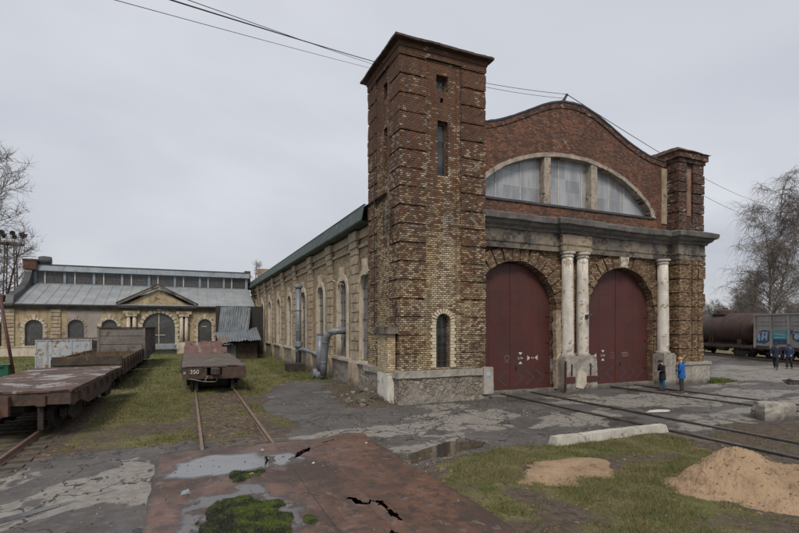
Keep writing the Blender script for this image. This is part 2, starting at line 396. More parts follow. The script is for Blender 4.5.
# pale obscured glazing of the lunette
N = NT('milky_sheet_glazing'); p = N.pos(); x, y, z = N.xyz(p)
n = N.noise(N.sc(p, (1,1,.25)), 1.6, 5, .6); sh = N.vec(N.m1('FLOOR', N.m1('DIVIDE', x, .9)), 0., N.m1('FLOOR', N.m1('DIVIDE', z, .62)))
wn = N.n('TexWhiteNoise', {'Vector': sh}, noise_dimensions='3D').outputs['Value']
gx = N.m1('FRACT', N.m1('DIVIDE', x, .9)); gz = N.m1('FRACT', N.m1('DIVIDE', z, .62))
ln = N.m1('MAXIMUM', N.m1('LESS_THAN', gx, .025), N.m1('LESS_THAN', gz, .03))
col = N.mix(N.mr(N.m1('ADD', n, N.m1('MULTIPLY', wn, .22)), .35, .85), c3(.20,.21,.225), c3(.40,.41,.43))
col = N.mix(N.m1('MULTIPLY', ln, .5), col, c3(.46,.46,.47))
M['milky'] = N.done(col, .25, None, None, .6)
# dark dirty panes with a fine grid
def pane(name, a, b, px, pz, line):
    N = NT(name); p = N.pos(); nr = N.xyz(N.nrm()); x, y, z = N.xyz(p)
    uY = N.m1('GREATER_THAN', N.m1('ABSOLUTE', nr[0]), .7)
    u = N.m1('ADD', N.m1('MULTIPLY', uY, y), N.m1('MULTIPLY', N.m1('SUBTRACT', 1., uY), x))
    iu, iz = N.m1('DIVIDE', u, px), N.m1('DIVIDE', z, pz)
    wn = N.n('TexWhiteNoise', {'Vector': N.vec(N.m1('FLOOR', iu), 0., N.m1('FLOOR', iz))}, noise_dimensions='3D').outputs['Value']
    ln = N.m1('MAXIMUM', N.m1('LESS_THAN', N.m1('FRACT', iu), .07), N.m1('LESS_THAN', N.m1('FRACT', iz), .07))
    col = N.mix(N.m1('MULTIPLY', wn, N.mr(N.noise(p, .8, 4), .3, .7)), a, b); col = N.mix(ln, col, line)
    return N.done(col, N.m1('ADD', .12, N.m1('MULTIPLY', ln, .6)), N.bump(ln, .3, .01), None, .5)
M['paned'] = pane('dark_small_panes', c3(.02,.022,.024), c3(.10,.105,.11), .22, .26, c3(.055,.055,.055))
M['panem'] = pane('mesh_covered_panes', c3(.055,.055,.056), c3(.10,.10,.10), .17, .17, c3(.09,.085,.08))
M['panes'] = pane('sidewall_panes', c3(.10,.105,.11), c3(.26,.265,.27), .3, .4, c3(.12,.115,.105))
# rubble stone
N = NT('rubble_masonry'); p = N.pos(); v = N.sc(p, (1, 1, 1.35))
e = N.vor(N.n('VectorMath', {0: v, 1: N.sc(N.noise(p, 3, 3, col=True), .12)}, operation='ADD').outputs[0], 3.3, 'DISTANCE_TO_EDGE'); cc = N.vor(N.n('VectorMath', {0: v, 1: N.sc(N.noise(p, 3, 3, col=True), .12)}, operation='ADD').outputs[0], 3.3, 'F1', 'Color')
k = N.xyz(cc)
col = N.mix(k[0], c3(.35,.30,.235), c3(.235,.195,.155)); col = N.mix(N.mr(k[1], .8, .85), col, c3(.42,.38,.32))
col = N.mix(N.mr(N.noise(p, 9, 5, .7), .42, .66, 0, .7), col, c3(.085,.07,.058)); cem = N.mr(N.noise(p, 1.6, 6, .7), .40, .54); col = N.mix(N.mr(e, -.015, .045), c3(.12,.10,.083), col); col = N.mix(cem, col, N.mix(N.mr(N.noise(p, 12, 4), .4, .6), c3(.29,.26,.225), c3(.20,.18,.155)))
hh = N.m1('ADD', N.m1('MULTIPLY', N.mr(e, 0, .12), N.m1('SUBTRACT', 1., cem)), N.m1('MULTIPLY', N.noise(p, 16, 4), .5))
M['rubble'] = N.done(col, .92, N.bump(hh, .9, .05))
# ------------------------------------------------------------------ main brick depot
TX0, TX1, TY0, TY1, TH = 7.36, 11.25, 16.68, 20.2, 13.85
DC = [13.25, 19.70]            # gate centres
MX = 16.47                     # facade axis
dep = thing('brick_depot', 'large brick railway depot with corner tower, two dark red arched gates and a half-round window', 'depot', (7.4, 16.7, 0))

def hex_ring(mb, cx, z0, ri, ro, y0, y1, n, gap=.035, jit=.04, a0=0, a1=math.pi, sub=.18, rz=1.):
    for i in range(n):
        t0 = a0+(a1-a0)*i/n; t1 = a0+(a1-a0)*(i+1)/n
        t0 += gap/ro; t1 -= gap/ro
        o = ro+random.uniform(-jit, jit); yy = y0+random.uniform(-jit, jit)*.6
        def P(r, t, y): return (cx-r*math.cos(t), y, z0+r*math.sin(t)*rz)
        mb.hexa([P(ri,t0,yy), P(ri,t1,yy), P(ri,t1,y1), P(ri,t0,y1), P(o,t0,yy), P(o,t1,yy), P(o,t1,y1), P(o,t0,y1)], sub)

# tower -------------------------------------------------------------
core = MB()
in_ = .07
slit = [dict(c=9.27, hw=.24, z0=8.93, top=lambda d: 11.12), ]
sq = [dict(c=9.24, hw=.27, z0=12.28, top=lambda d: 12.92)]
archw = dict(c=9.27, hw=.32, z0=1.32, top=arc(.32, 3.15))
hole = [dict(c=9.22, hw=.07, z0=11.83, top=lambda d: 12.02)]
xa, xb = TX0+in_, TX1-in_
# front field panels in bands so that every opening has its own
def tw(z0, z1, ops, mb=core): wall(mb, xa, xb, z0, z1, ops, TY0+in_, TY0+.7, FX)
tw(0, 8, [archw]); tw(8, 11.5, slit); tw(11.5, 12.15, hole); tw(12.15, TH, sq)
def tl(z0, z1, ops): wall(core, TY0+.72, TY1-in_, z0, z1, ops, TX0+in_, TX0+.7, FS)
tl(0, 8, []); tl(8, 11.5, [dict(c=18.28, hw=.2, z0=8.93, top=lambda d: 11.12)]); tl(11.5, TH, [dict(c=18.28, hw=.2, z0=12.25, top=lambda d: 12.95)])
core.box(xb-.6, xb, TY0+.7, TY1-in_, 0, TH); core.box(xa+.7, xb-.61, TY1-.6, TY1-in_, 0, TH)
core.box(xa+.7, xb-.61, TY0+.71, TY1-.61, TH-.3, TH)
# thin pilaster strips
core.box(9.88, 10.0, TY0+.035, TY0+in_+.01, 1.3, TH-.6); core.box(8.62, 8.68, TY0+.04, TY0+in_+.01, 1.3, TH-.6)
core.box(TX0+.035, TX0+in_+.01, 19.0, 19.1, 1.3, TH-.6); core.box(TX0+.035, TX0+in_+.01, 17.75, 17.83, 1.3, TH-.6)
tower = part(dep, 'tower', core, M['tower'])
# rusticated corner blocks with open joints
qb = MB(); pitch = .715; z = 1.22; k = 0
while z < TH-.45:
    z1 = min(z+pitch-.068, TH-.4)
    j = random.uniform(-.012, .012)
    def L(x0, x1, y0, y1): qb.box(x0, x1, y0, y1, z, z1, .12)
    L(TX0-j, 8.5, TY0-j, 17.72)
    L(10.08, TX1+j, TY0-j, TY0+.5)
    L(TX0-j, TX0+.5, 19.2, TY1+j)
    z += pitch
parts_by(tower, 'corner_block', qb, M['quoin'], key=lambda x, y, z: 0 if x > 9.5 else (1 if y < 18.4 else 2), rough=(.016, 2.2, .018))
tb = MB()
tb.box(TX0-.02, TX1+.02, TY0-.02, TY1+.02, TH-.42, TH-.2, .3); tb.box(TX0-.05, TX1+.05, TY0-.05, TY1+.05, TH-.197, TH+.02, .3)
part(tower, 'top_band', tb, M['quoin'], rough=(.01, 2, .008))
tr = MB()
tr.box(TX0-.27, TX1+.24, TY0-.27, TY1+.3, TH+.023, TH+.11, .15)
tr.hexa([(TX0-.24,TY0-.24,TH+.112),(TX1+.2,TY0-.24,TH+.112),(TX1+.2,TY1+.2,TH+.112),(TX0-.24,TY1+.2,TH+.112),
         (9.2,18.3,TH+.3),(9.4,18.3,TH+.3),(9.4,18.5,TH+.3),(9.2,18.5,TH+.3)])
part(tower, 'tower_roof', tr, M['rustdk'], rough=(.03, 1.5, .012))
for nm, a in (('slit_window', (9.03, 9.51, 8.93, 11.12)), ('square_window', (8.97, 9.51, 12.28, 12.92))):
    f = MB(); x0, x1, z0, z1 = a
    f.box(x0, x0+.06, TY0+.3, TY0+.36, z0, z1); f.box(x1-.06, x1, TY0+.3, TY0+.36, z0, z1); f.box(x0+.061, x1-.061, TY0+.3, TY0+.36, z1-.06, z1); f.box(x0+.061, x1-.061, TY0+.3, TY0+.36, z0, z0+.06)
    if 'sq' in nm:
        f.box((x0+x1)/2-.02, (x0+x1)/2+.02, TY0+.31, TY0+.35, z0+.06, z1-.06); f.box(x0+.06, x1-.06, TY0+.315, TY0+.345, z0+.3, z0+.33)
    fr = part(tower, nm, f, M['wood'])
    ROOTp = MB().box(x0+.05, x1-.05, TY0+.335, TY0+.34, z0+.05, z1-.05); part(fr, 'pane', ROOTp, M['paned'])
for z0, z1 in ((8.93, 11.12), (12.25, 12.95)):
    part(tower, 'side_slit_window', MB().box(TX0+.32, TX0+.36, 18.09, 18.47, z0, z1), M['paned'])
# arched ground window in the tower
g = MB()
for i in range(21):
    pass
prof = [(9.27-.32, 1.32)]+[(9.27-.32*math.cos(math.pi*i/14), 3.15+.32*math.sin(math.pi*i/14)) for i in range(15)]+[(9.27+.32, 1.32)]
aw = part(tower, 'arched_window', MB().prism(prof, TY0+.34, TY0+.38), M['paned'])
g = MB()
for x in (9.03, 9.27, 9.51): g.bar((x, TY0+.28, 1.32), (x, TY0+.28, 3.15+math.sqrt(max(0, .32**2-(x-9.27)**2))), .02)
for zz in (1.6, 1.95, 2.3, 2.65, 3.0, 3.25): g.bar((8.98, TY0+.27, zz), (9.56, TY0+.27, zz), .014)
part(aw, 'grille', g, M['blackpaint'])
sr = MB()
for i in range(11):
    t0 = math.pi*i/11+.05; t1 = math.pi*(i+1)/11-.05
    def P(r, t, y): return (9.27-r*math.cos(t), y, 3.15+r*math.sin(t))
    sr.hexa([P(.33,t0,TY0+.0), P(.33,t1,TY0+.0), P(.33,t1,TY0+.12), P(.33,t0,TY0+.12), P(.52,t0,TY0), P(.52,t1,TY0), P(.52,t1,TY0+.12), P(.52,t0,TY0+.12)])
for sgn in (-1, 1):
    zz = 1.34; k = 0
    while zz < 3.1:
        w = .17 if k % 2 else .24
        a, b = sorted((9.27+sgn*.325, 9.27+sgn*(.325+w))); sr.box(a, b, TY0+.015, TY0+.12, zz, zz+.115); zz += .13; k += 1
part(aw, 'surround', sr, worn('cream_window_surround', c3(.58,.50,.36), c3(.42,.34,.24), c3(.2,.15,.1), 4, 16, .9, .4, .02, cth=(.58,.66)), rough=(.01, 3, .006))
# plinth
pl = MB(); pl.box(TX0-.13, TX1+.02, TY0-.2, TY1+.05, -.1, 1.0, .14)
part(tower, 'rubble_plinth', pl, M['rubble'], rough=(.035, 2.2, .025))
pc = MB(); pc.box(TX0-.2, TX1-.33, TY0-.27, TY1+.07, 1.003, 1.26, .14)
part(tower, 'plinth_cap', pc, M['concrete'], rough=(.03, 1.6, .02))
ps = MB(); ps.box(TX1-.3, TX1+.17, TY0-.3, TY0-.1, .22, 1.3, .15)
slab = part(tower, 'concrete_slab', ps, M['concrete'], rough=(.015, 1.6, .01))
bl = MB(); bl.lathe([(.001, TY0-.305), (.1, TY0-.318), (.001, TY0-.32)], (TX1-.08, 0, 1.02), 'y', 14)
part(slab, 'blue_paint_blob', bl, worn('light_blue_paint', c3(.25,.42,.55), c3(.3,.34,.36), None, 9, 20))

# gable facade ------------------------------------------------------
WY = 17.4
gops = [dict(c=c, hw=2.25, z0=0, top=arc(2.25, 3.6, 2.24)) for c in DC]
fw = MB(); wall(fw, TX1-.3, 23.2, -.1, 6.38, gops, WY, WY+.7, FX)
part(dep, 'front_wall', fw, M['front'])
def lun(hw, rise, base):
    def t(d):
        q = min(1, abs(d)/hw); Rr = (hw*hw+rise*rise)/(2*rise); c = math.sqrt(max(0, Rr*Rr-d*d))-(Rr-rise); e = rise*math.sqrt(max(0, 1-q*q))
        return base+.5*(c+e)
    return t
def gab(u):
    return float(np.interp(abs(u-MX-.1), [0,.7,1.4,2.1,2.9,3.6,4.4,5.2,6.2,7.5], [13.47,13.42,13.22,12.92,12.52,12.2,11.9,11.68,11.57,11.5]))
HW, RISE, SILL = 5.33, 2.28, 8.56
gw = MB(); wall(gw, TX1-.3, 23.2, 7.7, lambda u: gab(u), [dict(c=MX, hw=HW, z0=SILL, top=lun(HW, RISE, SILL))], WY, WY+.65, FX)
part(dep, 'gable_wall', gw, M['gable'])
cp = MB(); us = [TX1-.1+i*.2 for i in range(int((23.0-TX1+.1)/.2)+1)]
rows = []
for u in us:
    z = gab(u)+random.uniform(-.012, .012); rows.append([(u, WY-.07, z-.05), (u, WY-.08, z+.03), (u, WY+.3, z+.07), (u, WY+.72, z+.03), (u, WY+.72, z-.05)])
cp.grid(rows)
part(dep, 'gable_coping', cp, M['darksheet'])
# corbel line of darker brick under coping
cb = MB(); rows = []
for u in us: z = gab(u); rows.append([(u, WY+.01, z-.3), (u, WY-.045, z-.29), (u, WY-.045, z-.06), (u, WY+.01, z-.05)])
cb.grid(rows); part(dep, 'gable_corbel', cb, M['pier'])
# lunette
o_, i_ = lun(5.62, 2.5, SILL-.05), lun(HW, RISE, SILL)
fr = MB(); n = 44; rows = []
for i in range(n+1):
    d0 = -5.62*math.cos(math.pi*i/n); d1 = -HW*math.cos(math.pi*i/n)
    a = (MX+d1, i_(d1)); b = (MX+d0, o_(d0))
    rows.append([(a[0], WY+.4, a[1]-.01), (a[0], WY-.09, a[1]-.01), (b[0], WY-.09, b[1]), (b[0], WY+.02, b[1])])
fr.grid(rows)
lw = part(dep, 'half_round_window', fr, M['frame'], rough=(.03, 1.2, .02))
gl = MB(); ds = [-HW*math.cos(math.pi*i/40) for i in range(41)]
gl.grid([[(MX+d, WY+.3, SILL) for d in ds], [(MX+d, WY+.3, i_(d)) for d in ds]])
part(lw, 'pane', gl, M['milky'])
mu = MB()
for x in (MX-1.42, MX+1.42): mu.box(x-.19, x+.19, WY-.05, WY+.42, SILL-.08, i_(x-MX)+.05, .2)
parts_by(lw, 'mullion_pier', mu, M['frame'], key=lambda x, y, z: x > MX, rough=(.02, 1.6, .015))
mt = MB()
for x in (-4.05, -2.7, -.5, .95, 2.7, 3.75): mt.box(MX+x-.015, MX+x+.015, WY+.27, WY+.299, SILL, i_(x)-.02)
parts_by(lw, 'glazing_bar', mt, M['whitepaint'])
sb = MB(); sb.box(MX-5.45, MX+5.45, WY-.06, WY+.3, SILL-.09, SILL+.01, .3); part(lw, 'sill', sb, M['darksheet'], rough=(.01, 2))
# entablature
cpath = [(TX1-.1, 17.15), (15.52, 17.15), (15.52, 16.98), (17.42, 16.98), (17.42, 17.15), (22.95, 17.15), (22.95, 16.68), (25.0, 16.68), (25.0, 18.7)]
cpath = cpath  # walls lie to the left of travel, so outward is to the right
fz = MB(); sweep(fz, cpath, [(-.3, 6.385), (.0, 6.385), (.0, 6.62), (.035, 6.64), (.035, 6.72), (0, 6.74), (0, 7.2), (-.3, 7.2)])
part(dep, 'frieze', fz, M['stucco'], rough=(.015, 1.5, .012))
bk = MB(); bk.box(15.6, 17.34, 16.955, 17.0, 6.42, 7.15, .2); part(dep, 'frieze_block', bk, M['stucco2'], rough=(.008, 1.5))
cn = MB(); sweep(cn, cpath, [(-.28, 7.203), (.06, 7.203), (.1, 7.3), (.24, 7.38), (.3, 7.48), (.44, 7.54), (.47, 7.76), (.42, 7.8), (-.26, 8.0), (-.28, 8.0)])
part(dep, 'cornice', cn, M['cornice'], rough=(.03, .9, .02))
# right pier
p1 = MB(); p1.box(23.1, 24.93, 16.75, 18.6, 1.0, 6.38); part(dep, 'lower_pier', p1, M['pierlow'])
q = MB(); z = 1.12
while z < 6.2:
    z1 = min(z+.66, 6.36); j = random.uniform(-.02, .02)
    q.box(23.0-j, 23.85, 16.68-j, 17.39, z, z1, .12); q.box(24.02, 24.42, 16.69, 16.9, z, z1, .12); q.box(24.5, 25.0+(random.uniform(-.34, -.16) if 2.4 < z < 3.6 else random.uniform(-.14, .03)), 16.68-j, 18.6, z, z1, .12)
    z += .72
part(dep, 'pier_block', q, M['pierlow'], rough=(.03, 2.0, .025))
pp = MB(); pp.box(22.85, 25.12, 16.5, 18.7, -.1, .98, .16); part(dep, 'pier_plinth', pp, M['concrete'], rough=(.035, 1.5, .02))
pp = MB(); pp.box(22.8, 25.14, 16.44, 18.72, .983, 1.12, .16); part(dep, 'pier_plinth_cap', pp, M['concrete'], rough=(.02, 1.5, .015))
p2 = MB(); p2.box(23.1, 24.9, 16.82, 18.5, 7.98, 11.9); part(dep, 'upper_pier', p2, M['pier'])
q = MB(); z = 8.35; q.box(23.0, 25.0, 16.72, 18.6, 7.97, 8.32, .15)
while z < 11.1:
    z1 = z+.47; j = random.uniform(-.02, .02)
    q.box(23.0-j, 23.62, 16.72-j, 17.45, z, z1, .12); q.box(24.12, 24.97+j, 16.72-j, 18.6, z, z1, .12); z += .52
q.box(22.97, 25.02, 16.68, 18.62, 11.42, 11.62, .15); q.box(22.86, 25.12, 16.58, 18.72, 11.622, 11.95, .15)
part(dep, 'pier_block', q, M['pier'], rough=(.03, 2.0, .025))
nc = MB(); nc.box(23.7, 24.04, 16.79, 16.83, 8.7, 11.15, .2); part(dep, 'pier_niche', nc, worn('niche_plaster', c3(.24,.15,.11), c3(.15,.085,.06), None, 2, 12), rough=(.01, 2))
rc = MB(); rc.hexa([(22.78,16.5,11.953),(25.2,16.5,11.953),(25.2,18.8,11.953),(22.78,18.8,11.953),(22.95,16.75,12.16),(25.0,16.75,12.1),(25.0,18.6,12.14),(22.95,18.6,12.2)], .2)
part(dep, 'pier_cap', rc, M['pier'], rough=(.04, 1.5, .02))
jp = MB(); jp.box(15.42, 15.72, 17.2, WY+.02, .1, 3.7, .16); part(dep, 'jamb_plaster', jp, M['stucco2'], rough=(.06, 1.6, .04))
# upper tower-side cornice return strip and pale edge
es = MB(); es.box(22.6, 22.98, WY-.05, WY+.02, 8.3, 11.2, .2); part(dep, 'gable_edge_strip', es, M['stucco2'], rough=(.02, 1.5, .02))
# gate arches
for c in DC:
    vr = MB(); hex_ring(vr, c, 3.6, 2.27, 2.95, WY-.13, WY+.05, 17, a0=.0, sub=.16)
    for sgn in (-1, 1):
        z = 1.65; k = 0
        while z < 3.5:
            w = (.4, .62)[k % 2]
            if sgn < 0 and c < 14: w = .3
            a, b = sorted((c+sgn*2.27, c+sgn*(2.27+w))); vr.box(a, b, WY-.1, WY+.05, z, z+.36, .14); z += .4; k += 1
    part(dep, 'arch_ring', vr, M['front'], rough=(.035, 2.2, .03))
kb = MB(); kb.hexa([(19.5,WY-.24,5.86),(19.9,WY-.24,5.86),(19.9,WY,5.86),(19.5,WY,5.86),(19.42,WY-.26,6.36),(19.98,WY-.26,6.36),(19.98,WY,6.36),(19.42,WY,6.36)], .12)
part(dep, 'keystone', kb, M['pale'], rough=(.03, 2.5, .03))
# gates
def text(parent, s, size, x, y, z, mat, name='lettering', rx=math.pi/2, rz=0, bold=.0, align='CENTER'):
    cu = bpy.data.curves.new(name, 'FONT'); cu.body = s; cu.size = size; cu.extrude = .003; cu.align_x = align; cu.align_y = 'CENTER'; cu.offset = bold
    ob = bpy.data.objects.new(name+'_tmp', cu); COL.objects.link(ob)
    dg = bpy.context.evaluated_depsgraph_get(); me = bpy.data.meshes.new_from_object(ob.evaluated_get(dg))
    bpy.data.objects.remove(ob); bpy.data.curves.remove(cu)
    me.transform(Matrix.Translation(Vector((x, y, z))-Vector(ROOT.get(parent.name) or (0,0,0))) @ Matrix.Rotation(rz, 4, 'Z') @ Matrix.Rotation(rx, 4, 'X'))
    me.materials.clear(); me.materials.append(mat); o = bpy.data.objects.new(name, me); COL.objects.link(o); o.parent = parent; return o
GY = WY+.3
for gi, c in enumerate(DC):
    gt = MB(); t = arc(2.22, 3.58, 2.22)
    for sgn in (-1, 1):
        us = [c+sgn*(.012+(2.2)*k/16) for k in range(17)]
        pts = [(u, .12) for u in (us[0], us[-1])]+[(u, t(u-c)) for u in us[::-1]]
        gt.prism(pts, GY, GY+.08)
    gate = part(dep, 'gate', gt, M['gate'])
    sm = MB()
    sm.box(c-.035, c+.035, GY-.02, GY-.002, .14, 5.75)
    for z in (1.62, 3.05, 4.5):
        h = 2.18 if z < 3.6 else math.sqrt(max(.1, 2.2**2-(z-3.6)**2))
        sm.box(c-h, c-.04, GY-.006, GY-.001, z, z+.018); sm.box(c+.04, c+h, GY-.006, GY-.001, z, z+.018)
    for x in (-1.15, 1.15): sm.box(c+x, c+x+.012, GY-.005, GY-.0015, .14, 5.3)
    part(gate, 'cover_strip', sm, M['gate'])
    hg = MB()
    for x in (-2.12, 2.12):
        for z in (.8, 2.2, 3.4): hg.box(c+x-.16, c+x+.1, GY-.03, GY-.001, z, z+.09)
    parts_by(gate, 'hinge', hg, M['gate'])
    part(gate, 'handle', MB().box(c+.28, c+.32, GY-.05, GY-.001, .95, 1.15), M['blackpaint'])
    # clearance marks
    def tri(mb, x, z, dx, dz):   # pointing along dx/dz
        s_ = .13
        if dz: pts = [(x-.11, z-dz*.04), (x+.11, z-dz*.04), (x, z+dz*.08)]
        else: pts = [(x-dx*.04, z-.10), (x-dx*.04, z+.10), (x+dx*.09, z)]
        mb.prism(pts, GY-.012, GY-.005)
    sg = -1 if gi else 1
    tm = MB()
    xv, xh, xe = (13.79, 14.47, 13.05) if gi == 0 else (18.81, 18.08, 19.42)
    zc = 1.52
    tri(tm, xv, zc+.22, 0, -1); tri(tm, xv, zc-.22, 0, 1)
    tri(tm, xh-.22, zc, 1, 0); tri(tm, xh+.22, zc, -1, 0)
    tm.prism([(xh-.30, zc-.12), (xh-.28, zc-.12), (xh-.28, zc+.12), (xh-.30, zc+.12)], GY-.012, GY-.005)
    tm.prism([(xh+.28, zc-.12), (xh+.30, zc-.12), (xh+.30, zc+.12), (xh+.28, zc+.12)], GY-.012, GY-.005)
    part(gate, 'clearance_mark', tm, M['whitepaint'])
    text(gate, '5,7м', .145, xv, GY-.008, zc, M['whitepaint'], 'height_figure'); text(gate, '4,4', .13, xh, GY-.008, zc, M['whitepaint'], 'width_figure')
    em = MB()
    for k in range(18):
        a0, a1 = 2*math.pi*k/18, 2*math.pi*(k+1)/18
        em.add([(xe+r*math.cos(a), GY-.007, zc+.03+r*math.sin(a)) for r, a in ((.11,a0),(.11,a1),(.135,a1),(.135,a0))], [(0,1,2,3)])
    em.bar((xe-.06, GY-.008, zc+.10), (xe+.06, GY-.008, zc-.04), .02, .004); em.bar((xe+.06, GY-.0082, zc+.10), (xe-.06, GY-.0082, zc-.04), .02, .004)
    em.box(xe-.2, xe+.2, GY-.01, GY-.006, zc-.17, zc-.15)
    part(gate, 'round_emblem', em, M['fadedpaint'])
    if gi == 1:
        em = MB(); x0 = 20.3
        em.box(x0-.22, x0+.22, GY-.01, GY-.006, zc+.08, zc+.13)
        for r, zz in enumerate((zc-.01, zc-.1)):
            x = x0-.2
            while x < x0+.2: w = random.uniform(.03, .09); em.box(x, x+w, GY-.01, GY-.006, zz, zz+.06); x += w+.025
        part(gate, 'small_notice', em, M['fadedpaint'])
    ch = MB()
    for x0, s_ in ((-1.7, -1), (-1.1, -1), (-.45, -1), (.45, 1), (1.05, 1), (1.65, 1)):
        z = .62
        for dz in (-1, 1):
            a = (c+x0-s_*.24, GY-.007, z+dz*.34); b = (c+x0+s_*.24, GY-.007, z)
            ch.hexa([(a[0]-.085,a[1],a[2]),(a[0]+.085,a[1],a[2]),(a[0]+.085,a[1]+.004,a[2]),(a[0]-.085,a[1]+.004,a[2]),(b[0]-.085,b[1],b[2]),(b[0]+.085,b[1],b[2]),(b[0]+.085,b[1]+.004,b[2]),(b[0]-.085,b[1]+.004,b[2])])
    parts_by(gate, 'chevron', ch, M['bluegrey'])
# columns
def column(x):
    c = MB(); c.lathe([(.275,1.62),(.275,1.7),(.285,2.3),(.283,3.5),(.268,5.2),(.252,6.12)], (x, 17.13, 0), n=28)
    o = part(dep, 'column', c, M['column'], smooth=True, rough=(.006, 2, .006))
    c = MB(); c.lathe([(.255,6.12),(.30,6.16),(.30,6.2),(.262,6.22),(.262,6.27),(.36,6.31),(.36,6.38)], (x, 17.13, 0), n=28); part(o, 'capital', c, M['column'])
    c = MB(); c.lathe([(.36,1.58),(.36,1.64),(.33,1.68),(.28,1.70)], (x, 17.13, 0), n=28); part(o, 'column_base', c, M['concrete'])
for x in (16.02, 16.93, 22.36): column(x)
pd = MB(); pd.box(15.5, 17.4, 16.7, 17.69, -.1, 1.46, .16); pd.box(15.56, 17.34, 16.76, 17.69, 1.462, 1.585, .2); pd2 = part(dep, 'pedestal', pd, M['concrete'], rough=(.03, 1.4, .02))
rb = MB(); rb.box(15.46, 15.53, 16.645, 16.70, .05, 1.4); rb.box(15.54, 16.05, 16.65, 16.69, .42, .68); rb.box(16.72, 17.38, 16.65, 16.69, .42, .68)
part(pd2, 'red_steel_guard', rb, M['gate'])
dk = MB(); dk.box(15.83, 15.88, 16.65, 16.69, .72, 1.25); dk.box(16.95, 17.0, 16.65, 16.69, .72, 1.25); part(pd2, 'iron_strap', dk, M['blackpaint'])
cw = MB(); cw.prism([(16.1,.2),(16.5,.1),(16.75,.35),(16.72,.8),(16.45,1.0),(16.2,.85)], 16.655, 16.69); part(pd2, 'cement_patch', cw, M['pale'], rough=(.01, 3))
pd = MB(); pd.box(21.98, 22.83, 16.75, 17.69, -.1, 1.5, .16); pd.box(22.02, 22.8, 16.8, 17.69, 1.502, 1.585, .2); part(dep, 'pedestal', pd, M['concrete'], rough=(.03, 1.4, .02))
rj = MB(); rj.box(15.5, 15.52, 17.0, 17.7, 1.6, 3.6)
lamp = MB(); lamp.bar((16.9, 16.86, 3.45), (16.9, 16.55, 3.55), .03); lamp.lathe([(.03,.0),(.12,-.1),(.001,-.1)], (16.85, 16.55, 3.55)); lamp.box(16.82, 16.98, 16.8, 16.86, 3.3, 3.5)
part(dep, 'wall_lamp_fitting', lamp, M['blackpaint'])
th = MB(); th.box(11.0, 15.5, 17.3, 18.2, -.05, .12, .3); th.box(17.42, 21.96, 17.3, 18.2, -.05, .12, .3); part(dep, 'threshold', th, M['concrete'], rough=(.015, 2, .01))

# hall -------------------------------------------------------------
FAR = 66
pilY = [22.75, 27.35, 32.2, 37.3, 42.5, 47.7, 52.9, 58.1, 63.3]
winY = [21.35, 25.1, 29.8, 34.8, 39.95, 45.1, 50.3, 55.5, 60.7]
sops = [dict(c=y, hw=.82, z0=1.35, top=arc(.82, 4.72)) for y in winY]
sw = MB(); wall(sw, TY1-.1, FAR, -.1, 7.6, sops, 7.70, 8.4, FS)
part(dep, 'side_wall', sw, M['side'])
sw = MB(); sw.box(24.5, 25.1, 18.5, FAR, -.1, 7.7); sw.box(8.51, 24.49, FAR-.6, FAR, -.1, 10.5); part(dep, 'back_walls', sw, M['side'])
rf = MB()
for a, b in ((7.3, 16.46), (25.6, 16.46)):
    rf.add([(a, 18.06, 8.38), (b, 18.06, 11.3), (b, FAR+.3, 11.3), (a, FAR+.3, 8.38)], [(0,1,2,3)])
    rf.add([(a, 18.06, 8.28), (b, 18.06, 11.2), (b, FAR+.3, 11.2), (a, FAR+.3, 8.28)], [(0,1,2,3)])
y = 20.9
while y < FAR:
    rf.bar((7.3, y, 8.42), (16.46, y, 11.34), .04, .05); y += .75
part(dep, 'roof', rf, M['roofmetal'])
fc = MB(); rows = []
y = TY1+.05
while y < FAR+.3:
    j = random.uniform(-.012, .012); rows.append([(7.75, y, 7.66), (7.12+j, y, 7.68), (7.09+j, y, 7.74), (7.22+j, y, 8.40+j), (7.34, y, 8.43)]); y += .45
fc.grid(rows); part(dep, 'eaves_fascia', fc, M['greenfascia'])
ed = MB(); ed.bar((7.23, TY1+.05, 8.425), (7.23, FAR+.3, 8.425), .07, .03); part(dep, 'eaves_edge', ed, M['roofmetal'])
et = MB(); et.box(7.6, 7.71, TY1, FAR, 6.75, 6.9, .5); et.box(7.62, 7.71, TY1, FAR, 7.2, 7.6, .5)
for y in pilY: et.box(7.44, 7.615, y-.58, y+.58, 7.15, 7.6, .3)
part(dep, 'side_entablature', et, M['pil'], rough=(.015, 1.5, .012))
pb = MB()
for y in pilY:
    pb.box(7.58, 7.71, y-.46, y+.46, 1.2, 7.15)
    z = 1.32
    while z < 6.6: pb.box(7.53, 7.64, y-.51, y+.51, z, z+.4, .2); z += .47
    pb.box(7.48, 7.6, y-.56, y+.56, 6.82, 7.12, .3); pb.box(7.43, 7.7, y-.6, y+.6, -.05, 1.15, .25)
parts_by(dep, 'banded_pilaster', pb, M['pil'], key=lambda x, y, z: min(range(len(pilY)), key=lambda i: abs(pilY[i]-y)), rough=(.02, 1.5, .02))
ld = MB()
for y in pilY:
    for z in (2.3, 4.6): ld.box(7.54, 7.565, y-.52, y+.52, z, z+.02)
sp = MB(); wall(sp, TY1, FAR, -.1, 1.15, [], 7.6, 7.69, FS)
part(dep, 'side_plinth', sp, M['rubble'])
sc_ = MB(); sc_.box(7.5, 7.8, TY1+.05, FAR, 1.153, 1.3, .4); part(dep, 'plinth_course', sc_, M['pale'], rough=(.02, 1.5, .015))
